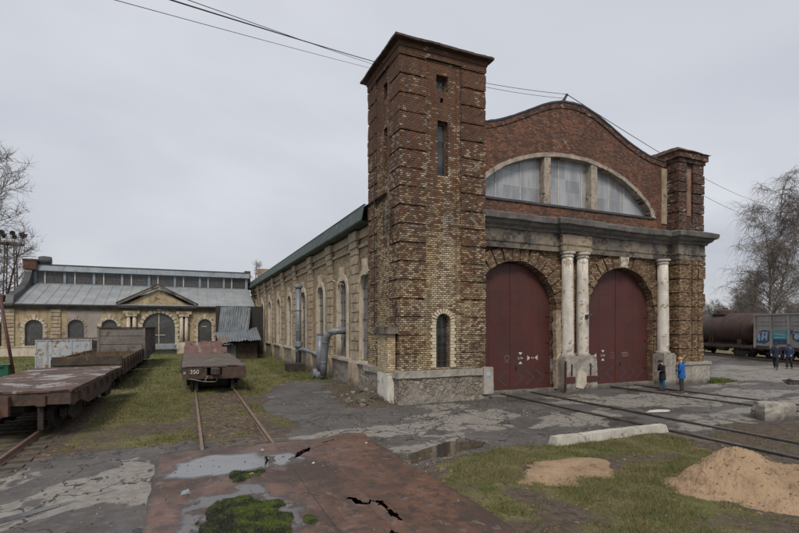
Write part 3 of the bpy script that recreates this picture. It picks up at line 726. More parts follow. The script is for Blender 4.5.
for y in winY:
    w = MB(); n = 24; rows = []
    o = arc(1.06, 4.72); pts = [(y-1.06, 1.3)]+[(y-1.06*math.cos(math.pi*i/n), 4.72+1.06*math.sin(math.pi*i/n)) for i in range(n+1)]+[(y+1.06, 1.3)]
    ins = [(y-.8, 1.3)]+[(y-.8*math.cos(math.pi*i/n), 4.72+.8*math.sin(math.pi*i/n)) for i in range(n+1)]+[(y+.8, 1.3)]
    w.grid([[(7.9, a[0], a[1]), (7.64, a[0], a[1]), (7.64, b[0], b[1]), (7.71, b[0], b[1])] for a, b in zip(ins, pts)])
    w.hexa([(7.56,y-.14,5.4),(7.56,y+.14,5.4),(7.72,y+.14,5.4),(7.72,y-.14,5.4),(7.54,y-.2,6.15),(7.54,y+.2,6.15),(7.72,y+.2,6.15),(7.72,y-.2,6.15)], .2)
    wd = part(dep, 'arched_side_window', w, M['pale'], rough=(.01, 2, .01))
    part(wd, 'pane', MB().prism([(a, b) for a, b in ins], 7.86, 7.89, 'x'), M['panes'])
    gb = MB()
    for dy in (-.23, .23): gb.box(7.83, 7.855, y+dy-.02, y+dy+.02, 1.3, 5.3)
    for z in (2.3, 3.3, 4.3, 4.8): gb.box(7.82, 7.855, y-.79, y+.79, z, z+.045)
    part(wd, 'glazing_bar', gb, M['greywood'])
# small buttress on the tower's left face
bt = MB(); bt.box(6.98, 7.3, 16.95, 18.0, 1.15, 2.68, .2); b1 = part(tower, 'buttress', bt, M['yellowb'], 'pale yellow brick buttress')
bt = MB(); bt.box(6.97, 7.3, 16.94, 18.01, -.1, 1.148, .2); part(tower, 'buttress_base', bt, M['whitew'], rough=(.006, 2))
bt = MB(); bt.box(6.85, 7.35, 16.8, 18.15, 2.683, 2.95, .2); part(tower, 'buttress_cap', bt, M['stucco'], rough=(.02, 1.5, .01))
dp = MB(); dp.tube([(7.27, 19.15, 13.2), (7.27, 19.15, 9), (7.27, 19.15, 3)], .02, 6)
dp.tube([(7.24, 17.9, 7.6), (7.2, 17.9, 7.0), (7.24, 17.5, 6.6)], .02, 6)
part(tower, 'cable_conduit', dp, M['blackpaint'])
ab = MB()
for z in (7.3, 7.05, 6.8): ab.bar((7.3, 17.2, z), (7.3, 18.2, z), .03)
ab.bar((7.28, 17.3, 6.7), (7.28, 17.3, 7.7), .03); ab.bar((7.28, 18.1, 6.7), (7.28, 18.1, 7.7), .03)
for y in (17.3, 17.7, 18.1): ab.lathe([(.001,.0),(.04,0),(.05,.06),(.03,.1),(.001,.1)], (7.26, y, 7.32), n=10)
part(tower, 'insulator_rack', ab, M['blackpaint'])
# ------------------------------------------------------------------ rear hall
RY = 57.0
hall = thing('ochre_hall', 'long low ochre hall with metal roof, clerestory band and small pediment', 'hall', (-5, RY, 0))
rw = [( -13.68,.72,1.05,2.85), (-10.23,.70,1.15,2.9), (-7.35,.70,1.15,2.92), (1.72,.70,1.2,3.02)]
ops = [dict(c=a, hw=h, z0=z0, top=arc(h, zs)) for a, h, z0, zs in rw]+[dict(c=-2.81, hw=1.55, z0=1.05, top=arc(1.55, 2.8))]
w = MB(); wall(w, -16.2, 7.4, .9, 4.75, ops, RY, RY+.5, FX); part(hall, 'front_wall', w, M['rearw'])
w = MB(); wall(w, -16.3, 7.4, -.3, .9, [], RY-.12, RY+.5, FX); w.box(-16.35, 7.4, RY-.18, RY+.1, .903, 1.0, .5); part(hall, 'plinth', w, M['pale'], rough=(.02, 1, .01))
w = MB(); w.box(-11.0, -8.1, RY-.012, RY+.01, 3.66, 4.7); w.box(-9.4, -8.2, RY-.0125, RY+.01, 1.02, 3.655); part(hall, 'cement_patch', w, M['rearp'])
w = MB(); w.box(-16.2, -15.7, RY+.5, 69, -.2, 6.0); w.box(-16.2, 7.0, 68.6, 69.1, -.2, 7.2); part(hall, 'rear_walls', w, M['rearw'])
cn = MB(); sweep(cn, [(-16.4, RY), (7.4, RY)], [(0,4.5),(.06,4.5),(.08,4.62),(.02,4.64),(.02,4.74),(.18,4.78),(.28,4.9),(.4,4.93),(.42,5.06),(0,5.08)]); part(hall, 'cornice', cn, M['cornice'], rough=(.01, 1))
rf = MB(); rf.add([(-16.5,56.5,5.09),(7.0,56.5,5.09),(7.0,63.0,7.5),(-14.9,63.0,7.5)], [(0,1,2,3)]); rf.add([(-16.5,56.5,5.03),(7.0,56.5,5.03),(7.0,63.0,7.44),(-14.9,63.0,7.44)], [(0,1,2,3)])
x = -15.6
while x < 6.9:
    if x > -15.6: rf.bar((x, 56.5, 5.11), (x, 63.0, 7.53), .05, .05)
    x += .98
part(hall, 'lower_roof', rf, M['roofmetal'])
gt = MB(); gt.bar((-16.5, 56.47, 5.03), (7.0, 56.47, 5.03), .1, .12); part(hall, 'gutter', gt, M['darksheet'])
cl = MB(); cl.box(-15.3, 6.9, 63.1, 69, 7.3, 7.6); cl.box(-15.3, 6.9, 63.12, 69, 8.85, 9.1); cl.box(-15.3, -14.9, 63.1, 69, 7.6, 8.85); cl.box(6.6, 6.9, 63.1, 69, 7.6, 8.85); part(hall, 'clerestory_walls', cl, M['bluefascia'])
part(hall, 'clerestory_glazing', MB().box(-14.9, 6.6, 63.25, 63.3, 7.6, 8.85), M['panem'])
ps = MB(); lt = MB(); x = -15.1; k = 0
while x < 6.8:
    ps.box(x-.12, x+.12, 63.08, 63.24, 7.6, 8.85)
    if x+.93 < 6.7: lt.box(x+.93-.06, x+.93+.06, 63.12, 63.24, 7.6, 8.85)
    x += 2.74
x = -15.1
parts_by(hall, 'clerestory_post', ps, M['bluefascia']); parts_by(hall, 'clerestory_mullion', lt, worn('pale_mullion', c3(.42,.42,.42), c3(.35,.35,.35)))
gb = MB(); x = -14.8
while x < 6.5: gb.box(x-.012, x+.012, 63.2, 63.24, 7.6, 8.85); x += .42
gb.box(-14.9, 6.6, 63.2, 63.24, 8.2, 8.23); part(hall, 'glazing_bar', gb, M['greywood'])
tf = MB(); tf.hexa([(-15.5,62.75,8.92),(7.1,62.75,8.92),(7.1,63.1,8.92),(-15.5,63.1,8.92),(-15.5,62.9,9.55),(7.1,62.9,9.55),(7.1,63.1,9.55),(-15.5,63.1,9.55)]); tf.add([(-15.5,62.88,9.56),(7.1,62.88,9.56),(7.1,69,9.9),(-15.5,69,9.9)], [(0,1,2,3)])
part(hall, 'upper_fascia', tf, M['bluefascia'])
te = MB(); te.bar((-15.6, 62.86, 9.6), (7.2, 62.86, 9.6), .1, .07); part(hall, 'roof_edge', te, M['darksheet'])
# pediment
pe = MB(); pe.prism([(-6.2,5.02),(.45,5.02),(-2.87,6.85)], RY-.1, RY+.3); part(hall, 'pediment_wall', pe, M['rearw'])
pe2 = MB()
for a in (-6.6, .86):
    pe2.hexa([(a,RY-.5,5.1),(a,RY+.1,5.1),(-2.87,RY+.1,7.02),(-2.87,RY-.5,7.02),(a,RY-.5,5.36),(a,RY+.1,5.36),(-2.87,RY+.1,7.3),(-2.87,RY-.5,7.3)])
pe2.box(-6.6, -4.75, RY-.52, RY-.02, 4.86, 5.09); pe2.box(-.95, .86, RY-.52, RY-.02, 4.86, 5.09)
part(hall, 'pediment_moulding', pe2, M['stucco'], rough=(.01, 1))
pr = MB()
for a in (-6.75, 1.01): pr.add([(a,RY-.55,5.36),(-2.87,RY-.55,7.36),(-2.87,61.8,7.36),(a,RY+.6,5.36)], [(0,1,2,3)])
part(hall, 'pediment_roof', pr, M['roofmetal'])
# arch stones
def quoin_ring(mb, c, hw, zs, z0, n=9, big=.34, small=.22):
    for i in range(n):
        t0 = math.pi*i/n+.03; t1 = math.pi*(i+1)/n-.03; ro = hw+(big if i % 2 == 0 else small)
        if i == n//2: ro += .2
        def P(r, t, y): return (c-r*math.cos(t), y, zs+r*math.sin(t))
        mb.hexa([P(hw,t0,RY-.08),P(hw,t1,RY-.08),P(hw,t1,RY+.06),P(hw,t0,RY+.06),P(ro,t0,RY-.08),P(ro,t1,RY-.08),P(ro,t1,RY+.06),P(ro,t0,RY+.06)])
    z = z0; k = 0
    while z < zs-.05:
        for sgn in (-1, 1):
            wd = big if k % 2 else small; a, b = sorted((c+sgn*hw, c+sgn*(hw+wd))); mb.box(a, b, RY-.08, RY+.06, z, min(z+.25, zs-.02))
        z += .28; k += 1
def archpane(c, hw, z0, zs, y, n=20): return MB().prism([(c-hw, z0)]+[(c-hw*math.cos(math.pi*i/n), zs+hw*math.sin(math.pi*i/n)) for i in range(n+1)]+[(c+hw, z0)], y, y+.04)
for c, h, z0, zs in rw:
    q = MB(); quoin_ring(q, c, h, zs, 1.0)
    if c in (-10.23,): q = MB(); quoin_ring(q, c, h, zs, 1.0, small=.12, big=.2)
    wd = part(hall, 'arched_window', q, M['pale'] if c != -10.23 else M['rearp'], rough=(.015, 2, .01))
    part(wd, 'pane', archpane(c, h+.02, z0, zs, RY+.2), M['panem'])
    if c > 0: part(wd, 'transom', MB().box(c-.3, c+.2, RY+.15, RY+.19, 2.86, 2.93), M['pale'])
q = MB(); quoin_ring(q, -2.81, 1.55, 2.8, 1.0, 13, .4, .28)
wd = part(hall, 'large_arched_window', q, M['pale'], rough=(.015, 2, .01)); part(wd, 'pane', archpane(-2.81, 1.57, 1.05, 2.8, RY+.2), M['panem'])
b = MB(); b.box(-2.86, -2.78, RY+.14, RY+.19, 1.1, 4.3); b.box(-3.3, -2.2, RY+.145, RY+.19, 1.95, 2.02); part(wd, 'pale_bar', b, M['pale'])
ld = MB(); ld.box(-4.6, -1.1, RY-.9, RY-.19, .5, .62); ld.box(-4.4, -1.3, RY-.35, RY-.19, .62, 1.0); part(hall, 'window_ledge', ld, M['bluefascia'], rough=(.02, 1))
# paired columns
for x in (-5.62, -5.08, -.62, -.12):
    c = MB(); c.lathe([(.2,1.25),(.2,2.2),(.17,3.95)], (x, RY-.25, 0), n=16); col = part(hall, 'column', c, M['pale'], smooth=True)
    part(col, 'capital', MB().box(x-.25, x+.25, RY-.5, RY-.002, 3.95, 4.18), M['pale'])
for x in (-5.35, -.37):
    b = MB(); b.box(x-.7, x+.7, RY-.6, RY-.2, -.1, 1.2, .3); part(hall, 'pedestal', b, M['pale'], rough=(.02, 1.5, .01))
    b = MB(); b.box(x-.75, x+.75, RY-.45, RY-.01, 4.185, 4.5); part(hall, 'column_block', b, M['rearw'])
    part(hall, 'column_recess', MB().box(x-.12, x+.12, RY-.02, RY+.01, 1.3, 3.9), worn('recess_red_brown', c3(.12,.06,.045), c3(.08,.05,.04)))
b = MB(); z = 1.05
while z < 4.3:
    b.box(-12.3, -11.5, RY-.14, RY-.001, z, z+.3); b.box(-15.95, -15.2, RY-.14, RY-.001, z, z+.3); z += .36
parts_by(hall, 'banded_pilaster', b, M['pil'], key=lambda x, y, z: x > -14, rough=(.01, 2, .01))
part(hall, 'dark_doorway', MB().box(2.9, 3.5, RY-.02, RY+.02, 2.0, 4.6), M['blackpaint'])
# left firewall parapet with dark cladding, chimney and vent drum
cur = [(56.3,5.1),(56.6,5.9),(58.2,6.3),(60,6.9),(61.5,7.7),(62.4,8.7),(62.8,9.7),(64,9.9),(69,9.9),(69,5),(56.3,4.9)]
fw = MB(); fw.prism(cur, -15.75, -15.15, 'x'); part(hall, 'firewall_parapet', fw, M['darksheet'])
fw = MB(); fw.box(-16.75, -16.0, RY-.3, RY+.6, 4.9, 5.9); ch = part(hall, 'corner_chimney', fw, M['brickred'])
fw = MB(); fw.box(-15.95, -14.75, 62.4, 64, 9.0, 10.1); fw.box(-16.02, -14.68, 62.35, 64.05, 9.9, 10.05); part(hall, 'chimney', fw, M['brickred'])
fw = MB(); fw.lathe([(.001,0),(.45,0),(.52,.2),(.45,.55),(.001,.6)], (0,0,0), 'x', 16); fw.v = [(x*2.0-14.75, y+63.4, z+10.05) for x, y, z in fw.v]; part(hall, 'roof_cowl', fw, M['darksheet'])
fw = MB(); fw.box(6.7, 7.4, 64.4, 65.2, 8.2, 10.0); part(hall, 'right_chimney', fw, M['brickred'])

# ------------------------------------------------------------------ lean-to shed in the corner
sh = thing('corner_shed', 'low dark lean-to shed roofed with torn grey corrugated sheets where the two buildings meet', 'shed', (5, 47, 0))
b = MB(); b.box(2.9, 5.75, 45.0, 52, -.1, 1.45, .4); part(sh, 'shed_wall', b, M['wood'], rough=(.03, 1))
b = MB(); b.box(2.7, 3.9, 44.8, 45.0, .2, 1.3); part(sh, 'wall_panel', b, M['corr'])
def corr(mb, A, B, C, D, n, amp, m=6, jit=.03):
    """corrugated quad: A->B along ribs' normal direction, A->D along ribs"""
    A, B, C, D = [np.array(p, float) for p in (A, B, C, D)]; rows = []
    N_ = np.cross(B-A, D-A); N_ /= np.linalg.norm(N_)
    for j in range(m+1):
        v = j/m; r = []
        for i in range(n*4+1):
            u = i/(n*4); p = (A*(1-u)+B*u)*(1-v)+(D*(1-u)+C*u)*v
            p = p+N_*(amp*math.sin(i*math.pi/2)+jit*math.sin(u*9+v*4)+jit*random.uniform(-.3, .3)); r.append(tuple(p))
        rows.append(r)
    mb.grid(rows)
b = MB(); corr(b, (2.5,44.3,1.42), (5.95,43.8,1.72), (6.6,52,2.85), (2.5,52,2.35), 17, .03); part(sh, 'shed_roof', b, M['corr'], smooth=False)
b = MB(); corr(b, (3.2,44.0,1.58), (4.9,43.8,1.72), (5.1,47,2.2), (3.3,47,2.0), 7, .04); part(sh, 'loose_roof_sheet', b, M['corr'])
b = MB(); corr(b, (2.4,44.1,1.35), (3.6,44.0,1.35), (3.6,46.5,2.0), (2.5,46.5,2.0), 4, .03); part(sh, 'rusty_roof_sheet', b, worn('rusty_sheet', c3(.15,.10,.075), c3(.13,.11,.095), c3(.2,.2,.2), 1.5))
b = MB(); corr(b, (2.75,51.2,2.2), (5.3,50.9,2.4), (5.75,52.2,4.95), (3.1,52.2,4.95), 13, .035, 8, .07); part(sh, 'hanging_sheet', b, M['corr'])
b = MB(); corr(b, (4.6,50.6,2.4), (5.6,50.4,2.5), (6.0,52.1,4.9), (5.0,52.1,4.95), 5, .035, 8, .07); part(sh, 'hanging_sheet', b, M['corr'])
b = MB(); b.box(2.6, 7.3, 52.3, 52.5, -.1, 5.0); part(sh, 'alcove_shade_panel', b, M['blackpaint'])  # black colour stands in for the shade of the alcove behind the sheets

# ------------------------------------------------------------------ ventilation pipes on the side wall
p1 = thing('tall_vent_duct', 'tall vertical grey duct with a cap standing against the side wall, elbowed at the bottom', 'duct', (7.0, 33.2, 0))
b = MB(); b.tube([(7.0,33.2,.3),(7.0,33.2,5.6)], .2, 16); part(p1, 'duct_pipe', b, M['duct'], smooth=True)
b = MB(); b.lathe([(.2,5.6),(.3,5.62),(.3,5.75),(.05,5.9)], (7.0,33.2,0), n=16); part(p1, 'duct_cap', b, M['duct'])
b = MB()
for z in (1.2, 2.6, 4.0): b.lathe([(.2,0),(.235,.02),(.235,.08),(.2,.1)], (7.0,33.2,z), n=16)
part(p1, 'flange', b, M['duct'])
b = MB(); b.tube([(7.0,32.95,1.35),(6.95,31,1.42),(6.9,28,1.35),(6.9,27.2,1.3)], .12, 12); part(p1, 'cross_pipe', b, M['duct'], smooth=True)
b = MB(); b.lathe([(.24,0),(.3,.05),(.3,.35),(.24,.4)], (7.0,33.2,1.5), n=16); part(p1, 'valve', b, M['duct'])
p2 = thing('short_vent_duct', 'short upright grey duct with open top beside the bent duct at the side wall', 'duct', (6.9, 26.7, 0))
b = MB(); b.tube([(6.9,26.9,.3),(6.9,26.9,2.55)], .2, 16); part(p2, 'duct_pipe', b, M['duct'], smooth=True)
b = MB(); b.lathe([(.2,0),(.23,.0),(.23,.08),(.2,.08)], (6.9,26.9,2.47), n=16); part(p2, 'rim', b, M['duct'])
p3 = thing('bent_vent_duct', 'bent grey duct curving out of the side wall and down to the ground', 'duct', (6.8, 25.8, 0))
path = [(7.9,24.7,2.72),(7.3,24.75,2.72),(7.0,24.9,2.66),(6.85,25.1,2.45),(6.8,25.3,2.1),(6.78,25.6,1.0),(6.78,25.7,.3)]
b = MB(); b.tube(path, .19, 16); part(p3, 'duct_pipe', b, M['duct'], smooth=True)
b = MB()
for p_ in (path[2], path[4], path[5]): b.lathe([(.19,-.03),(.225,-.03),(.225,.03),(.19,.03)], p_, n=16)
part(p3, 'flange', b, M['duct'])
b = MB(); b.tube([(6.78,25.7,.35),(6.75,26.1,.2),(6.6,26.8,.25)], .21, 14); b.lathe([(.001,-.1),(.26,-.1),(.26,.12),(.001,.12)], (6.5,26.6,.32), 'x', 16); part(p3, 'bottom_elbow', b, M['duct'], smooth=False)
single('dark_crate', MB().box(5.8, 6.9, 30.6, 31.8, -.05, .55, .2), M['blackpaint'], 'dark battered box on the ground at the foot of the tall duct', 'box', rough=(.03, 2), loc=(6.3,31,0))
yb = thing('yellow_lamp_arm', 'thin yellowish arm sticking out of the side wall above the bent duct', 'bracket', (7.4, 25, 5))
b = MB(); b.bar((7.75,25.0,5.2),(6.6,25.6,5.75),.05); part(yb, 'arm', b, M['yellowb']); b = MB(); b.bar((7.6,25.0,4.9),(7.45,25.0,5.4),.05); part(yb, 'stay', b, M['yellowb'])
# ------------------------------------------------------------------ railway wagons
def wheelset(parent, y, r=.44):
    b = MB()
    for s in (-1, 1): b.lathe([(.06,-.07),(.12,-.06),(.14,-.02),(r-.07,-.01),(r-.06,-.06),(r,-.055),(r,.045),(r+.03,.05),(r+.03,.075),(r-.06,.08),(.14,.03),(.001,.08)] if s < 0 else [(.001,-.08),(.14,-.03),(r-.06,-.08),(r+.03,-.075),(r+.03,-.05),(r,-.045),(r,.055),(r-.06,.06),(r-.07,.01),(.14,.02),(.12,.06),(.06,.07)], (s*.79, y, r+.15), 'x', 24)
    b.tube([(-.8,y,r+.15),(.8,y,r+.15)], .07, 10)
    return part(parent, 'wheelset', b, M['under'])
def bogie(parent, y):
    b = MB()
    for s in (-1, 1):
        x = s*1.02
        b.hexa([(x-.06,y-1.2,.5),(x+.06,y-1.2,.5),(x+.06,y+1.2,.5),(x-.06,y+1.2,.5),(x-.06,y-1.25,.72),(x+.06,y-1.25,.72),(x+.06,y+1.25,.72),(x-.06,y+1.25,.72)])
        b.hexa([(x-.07,y-.45,.28),(x+.07,y-.45,.28),(x+.07,y+.45,.28),(x-.07,y+.45,.28),(x-.07,y-.8,.52),(x+.07,y-.8,.52),(x+.07,y+.8,.52),(x-.07,y+.8,.52)])
        for dy in (-.92, .92): b.lathe([(.001,-.1),(.13,-.1),(.13,.1),(.001,.1)], (x, y+dy, .6), 'x', 10)
        for dy in (-.15, .15): b.tube([(x, y+dy, .34),(x, y+dy, .62)], .06, 8)
    b.box(-1.0, 1.0, y-.2, y+.2, .5, .85)
    return part(parent, 'bogie_frame', b, M['under'])
def coupler(parent, y, s):
    b = MB(); b.box(-.14, .14, min(y, y+s*.45), max(y, y+s*.45), .93, 1.17); b.lathe([(.001,-.14),(.2,-.12),(.2,.12),(.001,.14)], (.03, y+s*.5, 1.05), 'z', 8)
    b.box(-.3, .3, min(y, y-s*.001), max(y, y+s*.06), .85, 1.25)
    return part(parent, 'coupler', b, M['rustdk'])
def rag_deck(x0, x1, y0, y1, z, th, step, jag=.03, seed=1):
    """thick deck with ragged rim"""
    nx, ny = max(2, int((x1-x0)/step)), max(2, int((y1-y0)/step)); b = MB(); top = []
    xs = np.linspace(x0, x1, nx+1); ys = np.linspace(y0, y1, ny+1)
    XX, YY = np.meshgrid(xs, ys); P = np.stack([XX.ravel(), YY.ravel(), np.full(XX.size, seed)], 1)
    Z = (fbm(P*1.2, 4, seed)-.5)*.09+(fbm(P*4, 3, seed+3)-.5)*.03
    jx = (fbm(P*2.5, 3, seed+7)-.5)*2*jag; jy = (fbm(P*2.5+9, 3, seed+8)-.5)*2*jag
    V = np.stack([XX.ravel()+jx, YY.ravel()+jy, Z+z], 1).reshape(ny+1, nx+1, 3)
    b.grid(V.tolist())
    rim = [V[0, i] for i in range(nx+1)]+[V[j, nx] for j in range(1, ny+1)]+[V[ny, i] for i in range(nx-1, -1, -1)]+[V[j, 0] for j in range(ny-1, 0, -1)]
    n = len(rim); vs = [tuple(p) for p in rim]+[(p[0], p[1], z-th) for p in rim]
    b.add(vs, [(i, (i+1) % n, (i+1) % n+n, i+n) for i in range(n)])
    return b
# deck materials: rust with bleached and mossy patches
def deckmat(name, a, b, c, d, moss=.0, cth=.58, seam=1.45):
    N = NT(name); p = N.pos(); n1 = N.noise(p, 1.4, 6, .62); n2 = N.noise(N.sc(p, (1,1,1)), 9, 5, .65)
    col = N.mix(N.mr(n1, .35, .62), a, b); col = N.mix(N.mr(n2, .5, .72, 0, .7), col, d)
    f = N.m1('ADD', N.m1('MULTIPLY', N.noise(N.sc(p, (1,1,1)), .95, 7, .68, .6), .8), N.m1('MULTIPLY', n2, .2))
    col = N.mix(N.mr(f, cth, cth+.03), col, c)
    if moss: col = N.mix(N.mr(N.noise(p, 1.1, 6, .7), .62-moss, .68-moss), col, c3(.09,.105,.03))
    y = N.xyz(p)[1]; fr = N.m1('FRACT', N.m1('DIVIDE', y, seam)); col = N.mix(N.m1('LESS_THAN', fr, .012), col, c3(.03,.022,.02))
    return N.done(col, N.mr(f, cth-.02, cth+.02, .75, .4), N.bump(N.m1('ADD', n1, N.m1('MULTIPLY', n2, .5)), .5, .02))
M['deck1'] = deckmat('rusty_sheet_deck', c3(.125,.072,.052), c3(.07,.046,.037), c3(.27,.24,.235), c3(.055,.038,.032), cth=.535)
M['deck2'] = deckmat('grey_plank_deck', c3(.14,.10,.09), c3(.085,.065,.058), c3(.24,.22,.22), c3(.05,.04,.035), moss=.07, cth=.62)
M['deck3'] = worn('faded_pink_deck', c3(.23,.15,.135), c3(.16,.10,.09), c3(.09,.06,.05), 1.5, 12, .85, .4)

# flatcar on the left track
t = thing('flatcar', 'large rusty flatcar with torn bleached sheet deck standing on the left track', 'flatcar', (-4.2, 15.05, 0), R(-2.1))
part(t, 'deck', rag_deck(-1.5, 1.42, 0, 7.9, 1.33, .06, .12, .035, 3), M['deck1'])
b = MB(); b.box(-1.46, 1.38, .02, .26, .95, 1.27, .2); part(t, 'end_beam', b, M['rustdk'], rough=(.012, 2, .012), local=True)
for s in (-1, 1):
    x = s*1.33; prof = [(.27,.88),(1.1,.92),(2.0,.70),(5.0,.70),(6.0,.92),(7.88,.98),(7.88,1.27),(.27,1.27)]
    b = MB(); b.prism(prof, x-.06, x+.06, 'x'); b.box(x-.1, x+.1, .27, 7.9, 1.2, 1.26); part(t, 'side_sill', b, M['rustdk'])
b = MB()
for y in (.9, 1.9, 2.9, 3.9, 4.9, 5.9, 6.9, 7.9): b.box(1.39, 1.47, y-.07, y+.07, .98, 1.18)
for x in (-.95, -.35, .75): b.box(x-.1, x+.1, -.07, .018, .93, 1.2)
parts_by(t, 'stake_pocket', b, M['rustdk'])
b = MB(); b.box(-.25, .1, -.16, .018, .72, 1.22); b.box(-.3, -.12, -.5, -.1, .9, 1.1); part(t, 'coupler', b, M['rustbr'], rough=(.01, 3))
b = MB(); b.box(-.3, .3, .3, 8.3, .75, 1.2); b.box(-1.2, 1.2, 1.3, 1.5, .8, 1.2); b.box(-1.2, 1.2, 4, 4.2, .8, 1.2); b.box(-1.2, 1.2, 7.0, 7.2, .8, 1.2); part(t, 'underframe', b, M['under'])
b = MB(); b.box(.64, .76, .1, .2, .3, .9); b.bar((-.9,.0,.9),(-1.1,-.2,.55),.03); b.bar((-1.1,-.2,.55),(-.6,-.2,.55),.03); b.bar((-.6,-.2,.55),(-.5,0,.9),.03); parts_by(t, 'brake_rigging', b, M['under'])
bogie(t, 2.0); bogie(t, 6.9)
for y in (1.08, 2.92, 5.98, 7.82): wheelset(t, y)

# low plank-sided wagon filled with dead weeds
t = thing('low_sided_wagon', 'low dark plank-sided wagon overgrown with dead brown weeds behind the large rusty flatcar', 'wagon', (-4.08, 25.2, 0), 0.0)
ROOT[t.name] = None
b = MB(); b.box(-1.35, 1.33, 0, .1, 1.0, 1.62, .2); b.box(-1.3, 1.3, -.04, -.003, 1.24, 1.27); part(t, 'end_board', b, M['wood'], rough=(.02, 1.2, .015))
b = MB(); b.box(-1.5, 1.42, -.12, .2, .78, .98, .3); part(t, 'end_beam', b, M['under'], rough=(.015, 1.5))
for s in (-1, 1):
    b = MB(); b.box(s*1.36-.04, s*1.36+.04, .1, 11.0, .95, 1.5, .25); b.box(s*1.38-.05, s*1.38+.05, .1, 11.0, .78, .94, .4); part(t, 'side_board', b, M['wood'], rough=(.03, .8, .015))
b = MB()
for i in range(9): b.box(1.405, 1.47, .3+i*1.3, .4+i*1.3, .8, 1.45)
parts_by(t, 'stake', b, M['rustdk'])
b = MB(); b.box(-1.3, 1.3, .1, 11, .9, 1.0); part(t, 'floor', b, M['wood'])
bogie(t, 1.9); bogie(t, 9.2)
for y in (.98, 2.82, 8.28, 10.12): wheelset(t, y)
b = MB(); rg = random.Random(3)
for i in range(5200):
    x = rg.uniform(-1.28, 1.28); y = rg.uniform(.15, 10.9); h = rg.uniform(.2, .62)*(.7+.5*math.sin(y*1.7+x)); a = rg.uniform(0, 6.28); w = rg.uniform(.01, .03)
    dx, dy = math.cos(a)*w, math.sin(a)*w; lx, ly = rg.uniform(-.12, .12), rg.uniform(-.12, .12)
    b.add([(x-dx-4.08,y-dy+25.2,1.0),(x+dx-4.08,y+dy+25.2,1.0),(x+lx-4.08,y+ly+25.2,1.0+h)], [(0,1,2)])
single('dead_weeds', b, M['weed'], 'tangle of dry brown weeds growing inside the low plank-sided wagon', 'weeds', kind='stuff', loc=(-4.08,30,1))
# grey high plank wagon
t = thing('high_sided_wagon', 'grey weathered plank wagon with high boarded sides standing in front of the ochre hall', 'wagon', (-4.05, 36.9, 0)); ROOT[t.name] = None
b = MB()
for k, (z0, z1) in enumerate(((1.25,1.72),(1.75,2.28),(2.31,2.82))): b.box(-1.3, 1.3, 0, .06, z0, z1, .3)
part(t, 'end_boards', b, M['greywood'], rough=(.01, 1.5, .006))
part(t, 'gap_shade_backing', MB().box(-1.29, 1.29, .07, .1, .9, 2.8), M['wood'])  # dark backing added so the gaps between the end boards look shaded
for s in (-1, 1):
    b = MB()
    for z0, z1 in ((.75,1.22),(1.25,1.72),(1.75,2.28),(2.31,2.82)): b.box(s*1.33-.03, s*1.33+.03, .0, 10.2, z0, z1, .5)
    part(t, 'side_boards', b, M['greywood'], rough=(.01, 1.0, .006))
b = MB()
for x in (-1.33, 1.33): b.box(x-.07, x+.07, -.06, -.003, .7, 2.88)
for x in (-.45, .45): b.box(x-.04, x+.04, -.035, -.003, 1.2, 1.5)
for i in range(8): b.box(1.363, 1.45, .3+i*1.4, .42+i*1.4, .7, 2.85)
parts_by(t, 'post', b, M['greywood'])
b = MB(); b.box(-1.42, 1.5, -.08, .1, 2.83, 2.9, .2); b.box(1.28, 1.5, .1, 10.3, 2.83, 2.9, .3); b.box(-1.42, -1.25, .1, 10.3, 2.83, 2.9, .3); part(t, 'top_rail', b, M['rustdk'], rough=(.015, 2))
b = MB(); b.box(-1.4, 1.4, -.05, 10.2, .85, 1.2); part(t, 'underframe', b, M['under'])
bogie(t, 1.7); bogie(t, 8.4)
for y in (.78, 2.62, 7.48, 9.32): wheelset(t, y)
# pale blue sheet box
t = thing('pale_blue_container', 'pale blue rust-streaked steel container standing on the grass left of the wagons', 'container', (-7.4, 38.6, 0), R(0)); ROOT[t.name] = None
b = MB()
b.box(-1.8, 1.4, 0, .05, .05, 2.05); b.box(-1.8, -1.75, .051, 3, .05, 2.02); b.hexa([(1.35,.051,.05),(1.4,.051,.05),(1.4,3.4,.05),(1.35,3.4,.05),(1.35,.051,2.05),(1.4,.051,2.05),(1.4,3.4,1.75),(1.35,3.4,1.75)]); b.box(-1.75, 1.35, 2.9, 2.95, .05, 1.9)
part(t, 'shell', b, M['blueb'])
b = MB()
for x in (-1.76, -1.15, .2, 1.35): b.box(x-.04, x+.04, -.04, -.001, .05, 2.05)
b.box(-1.8, 1.4, -.045, -.002, 1.98, 2.07); b.box(-1.8, 1.4, -.045, -.002, .05, .14); part(t, 'frame', b, M['blueb'])
b = MB(); b.box(-1.82, 1.44, -.06, 3.4, 2.073, 2.1, .4); part(t, 'top_edge', b, M['rustdk'], rough=(.03, 1))
# green bin and red pole
t = thing('green_bin', 'green metal waste bin standing beside the leaning dull red pole', 'bin', (-8.75, 31.0, -.1)); ROOT[t.name] = None
b = MB(); b.hexa([(-.3,-.3,.1),(.3,-.3,.1),(.3,.3,.1),(-.3,.3,.1),(-.33,-.33,1.05),(.33,-.33,1.05),(.33,.33,1.05),(-.33,.33,1.05)]); part(t, 'body', b, M['green'], bevel=.03)
b = MB(); b.box(-.36, .36, -.36, .36, 1.053, 1.08); b.box(-.1, .1, -.44, -.4, 1.0, 1.08); part(t, 'rim', b, M['green'])
part(t, 'foot', MB().box(-.3, -.2, -.3, .3, 0, .1).box(.2, .3, -.3, .3, 0, .1), M['blackpaint'])
b = MB(); b.tube([(-8.2,30.9,-.1),(-8.85,30.9,4.6)], .075, 12); rp = single('leaning_pole', b, M['redpole'], 'dull dark red pole leaning to the left behind the green bin', 'pole', loc=(-8.15,30.9,0), smooth=True)
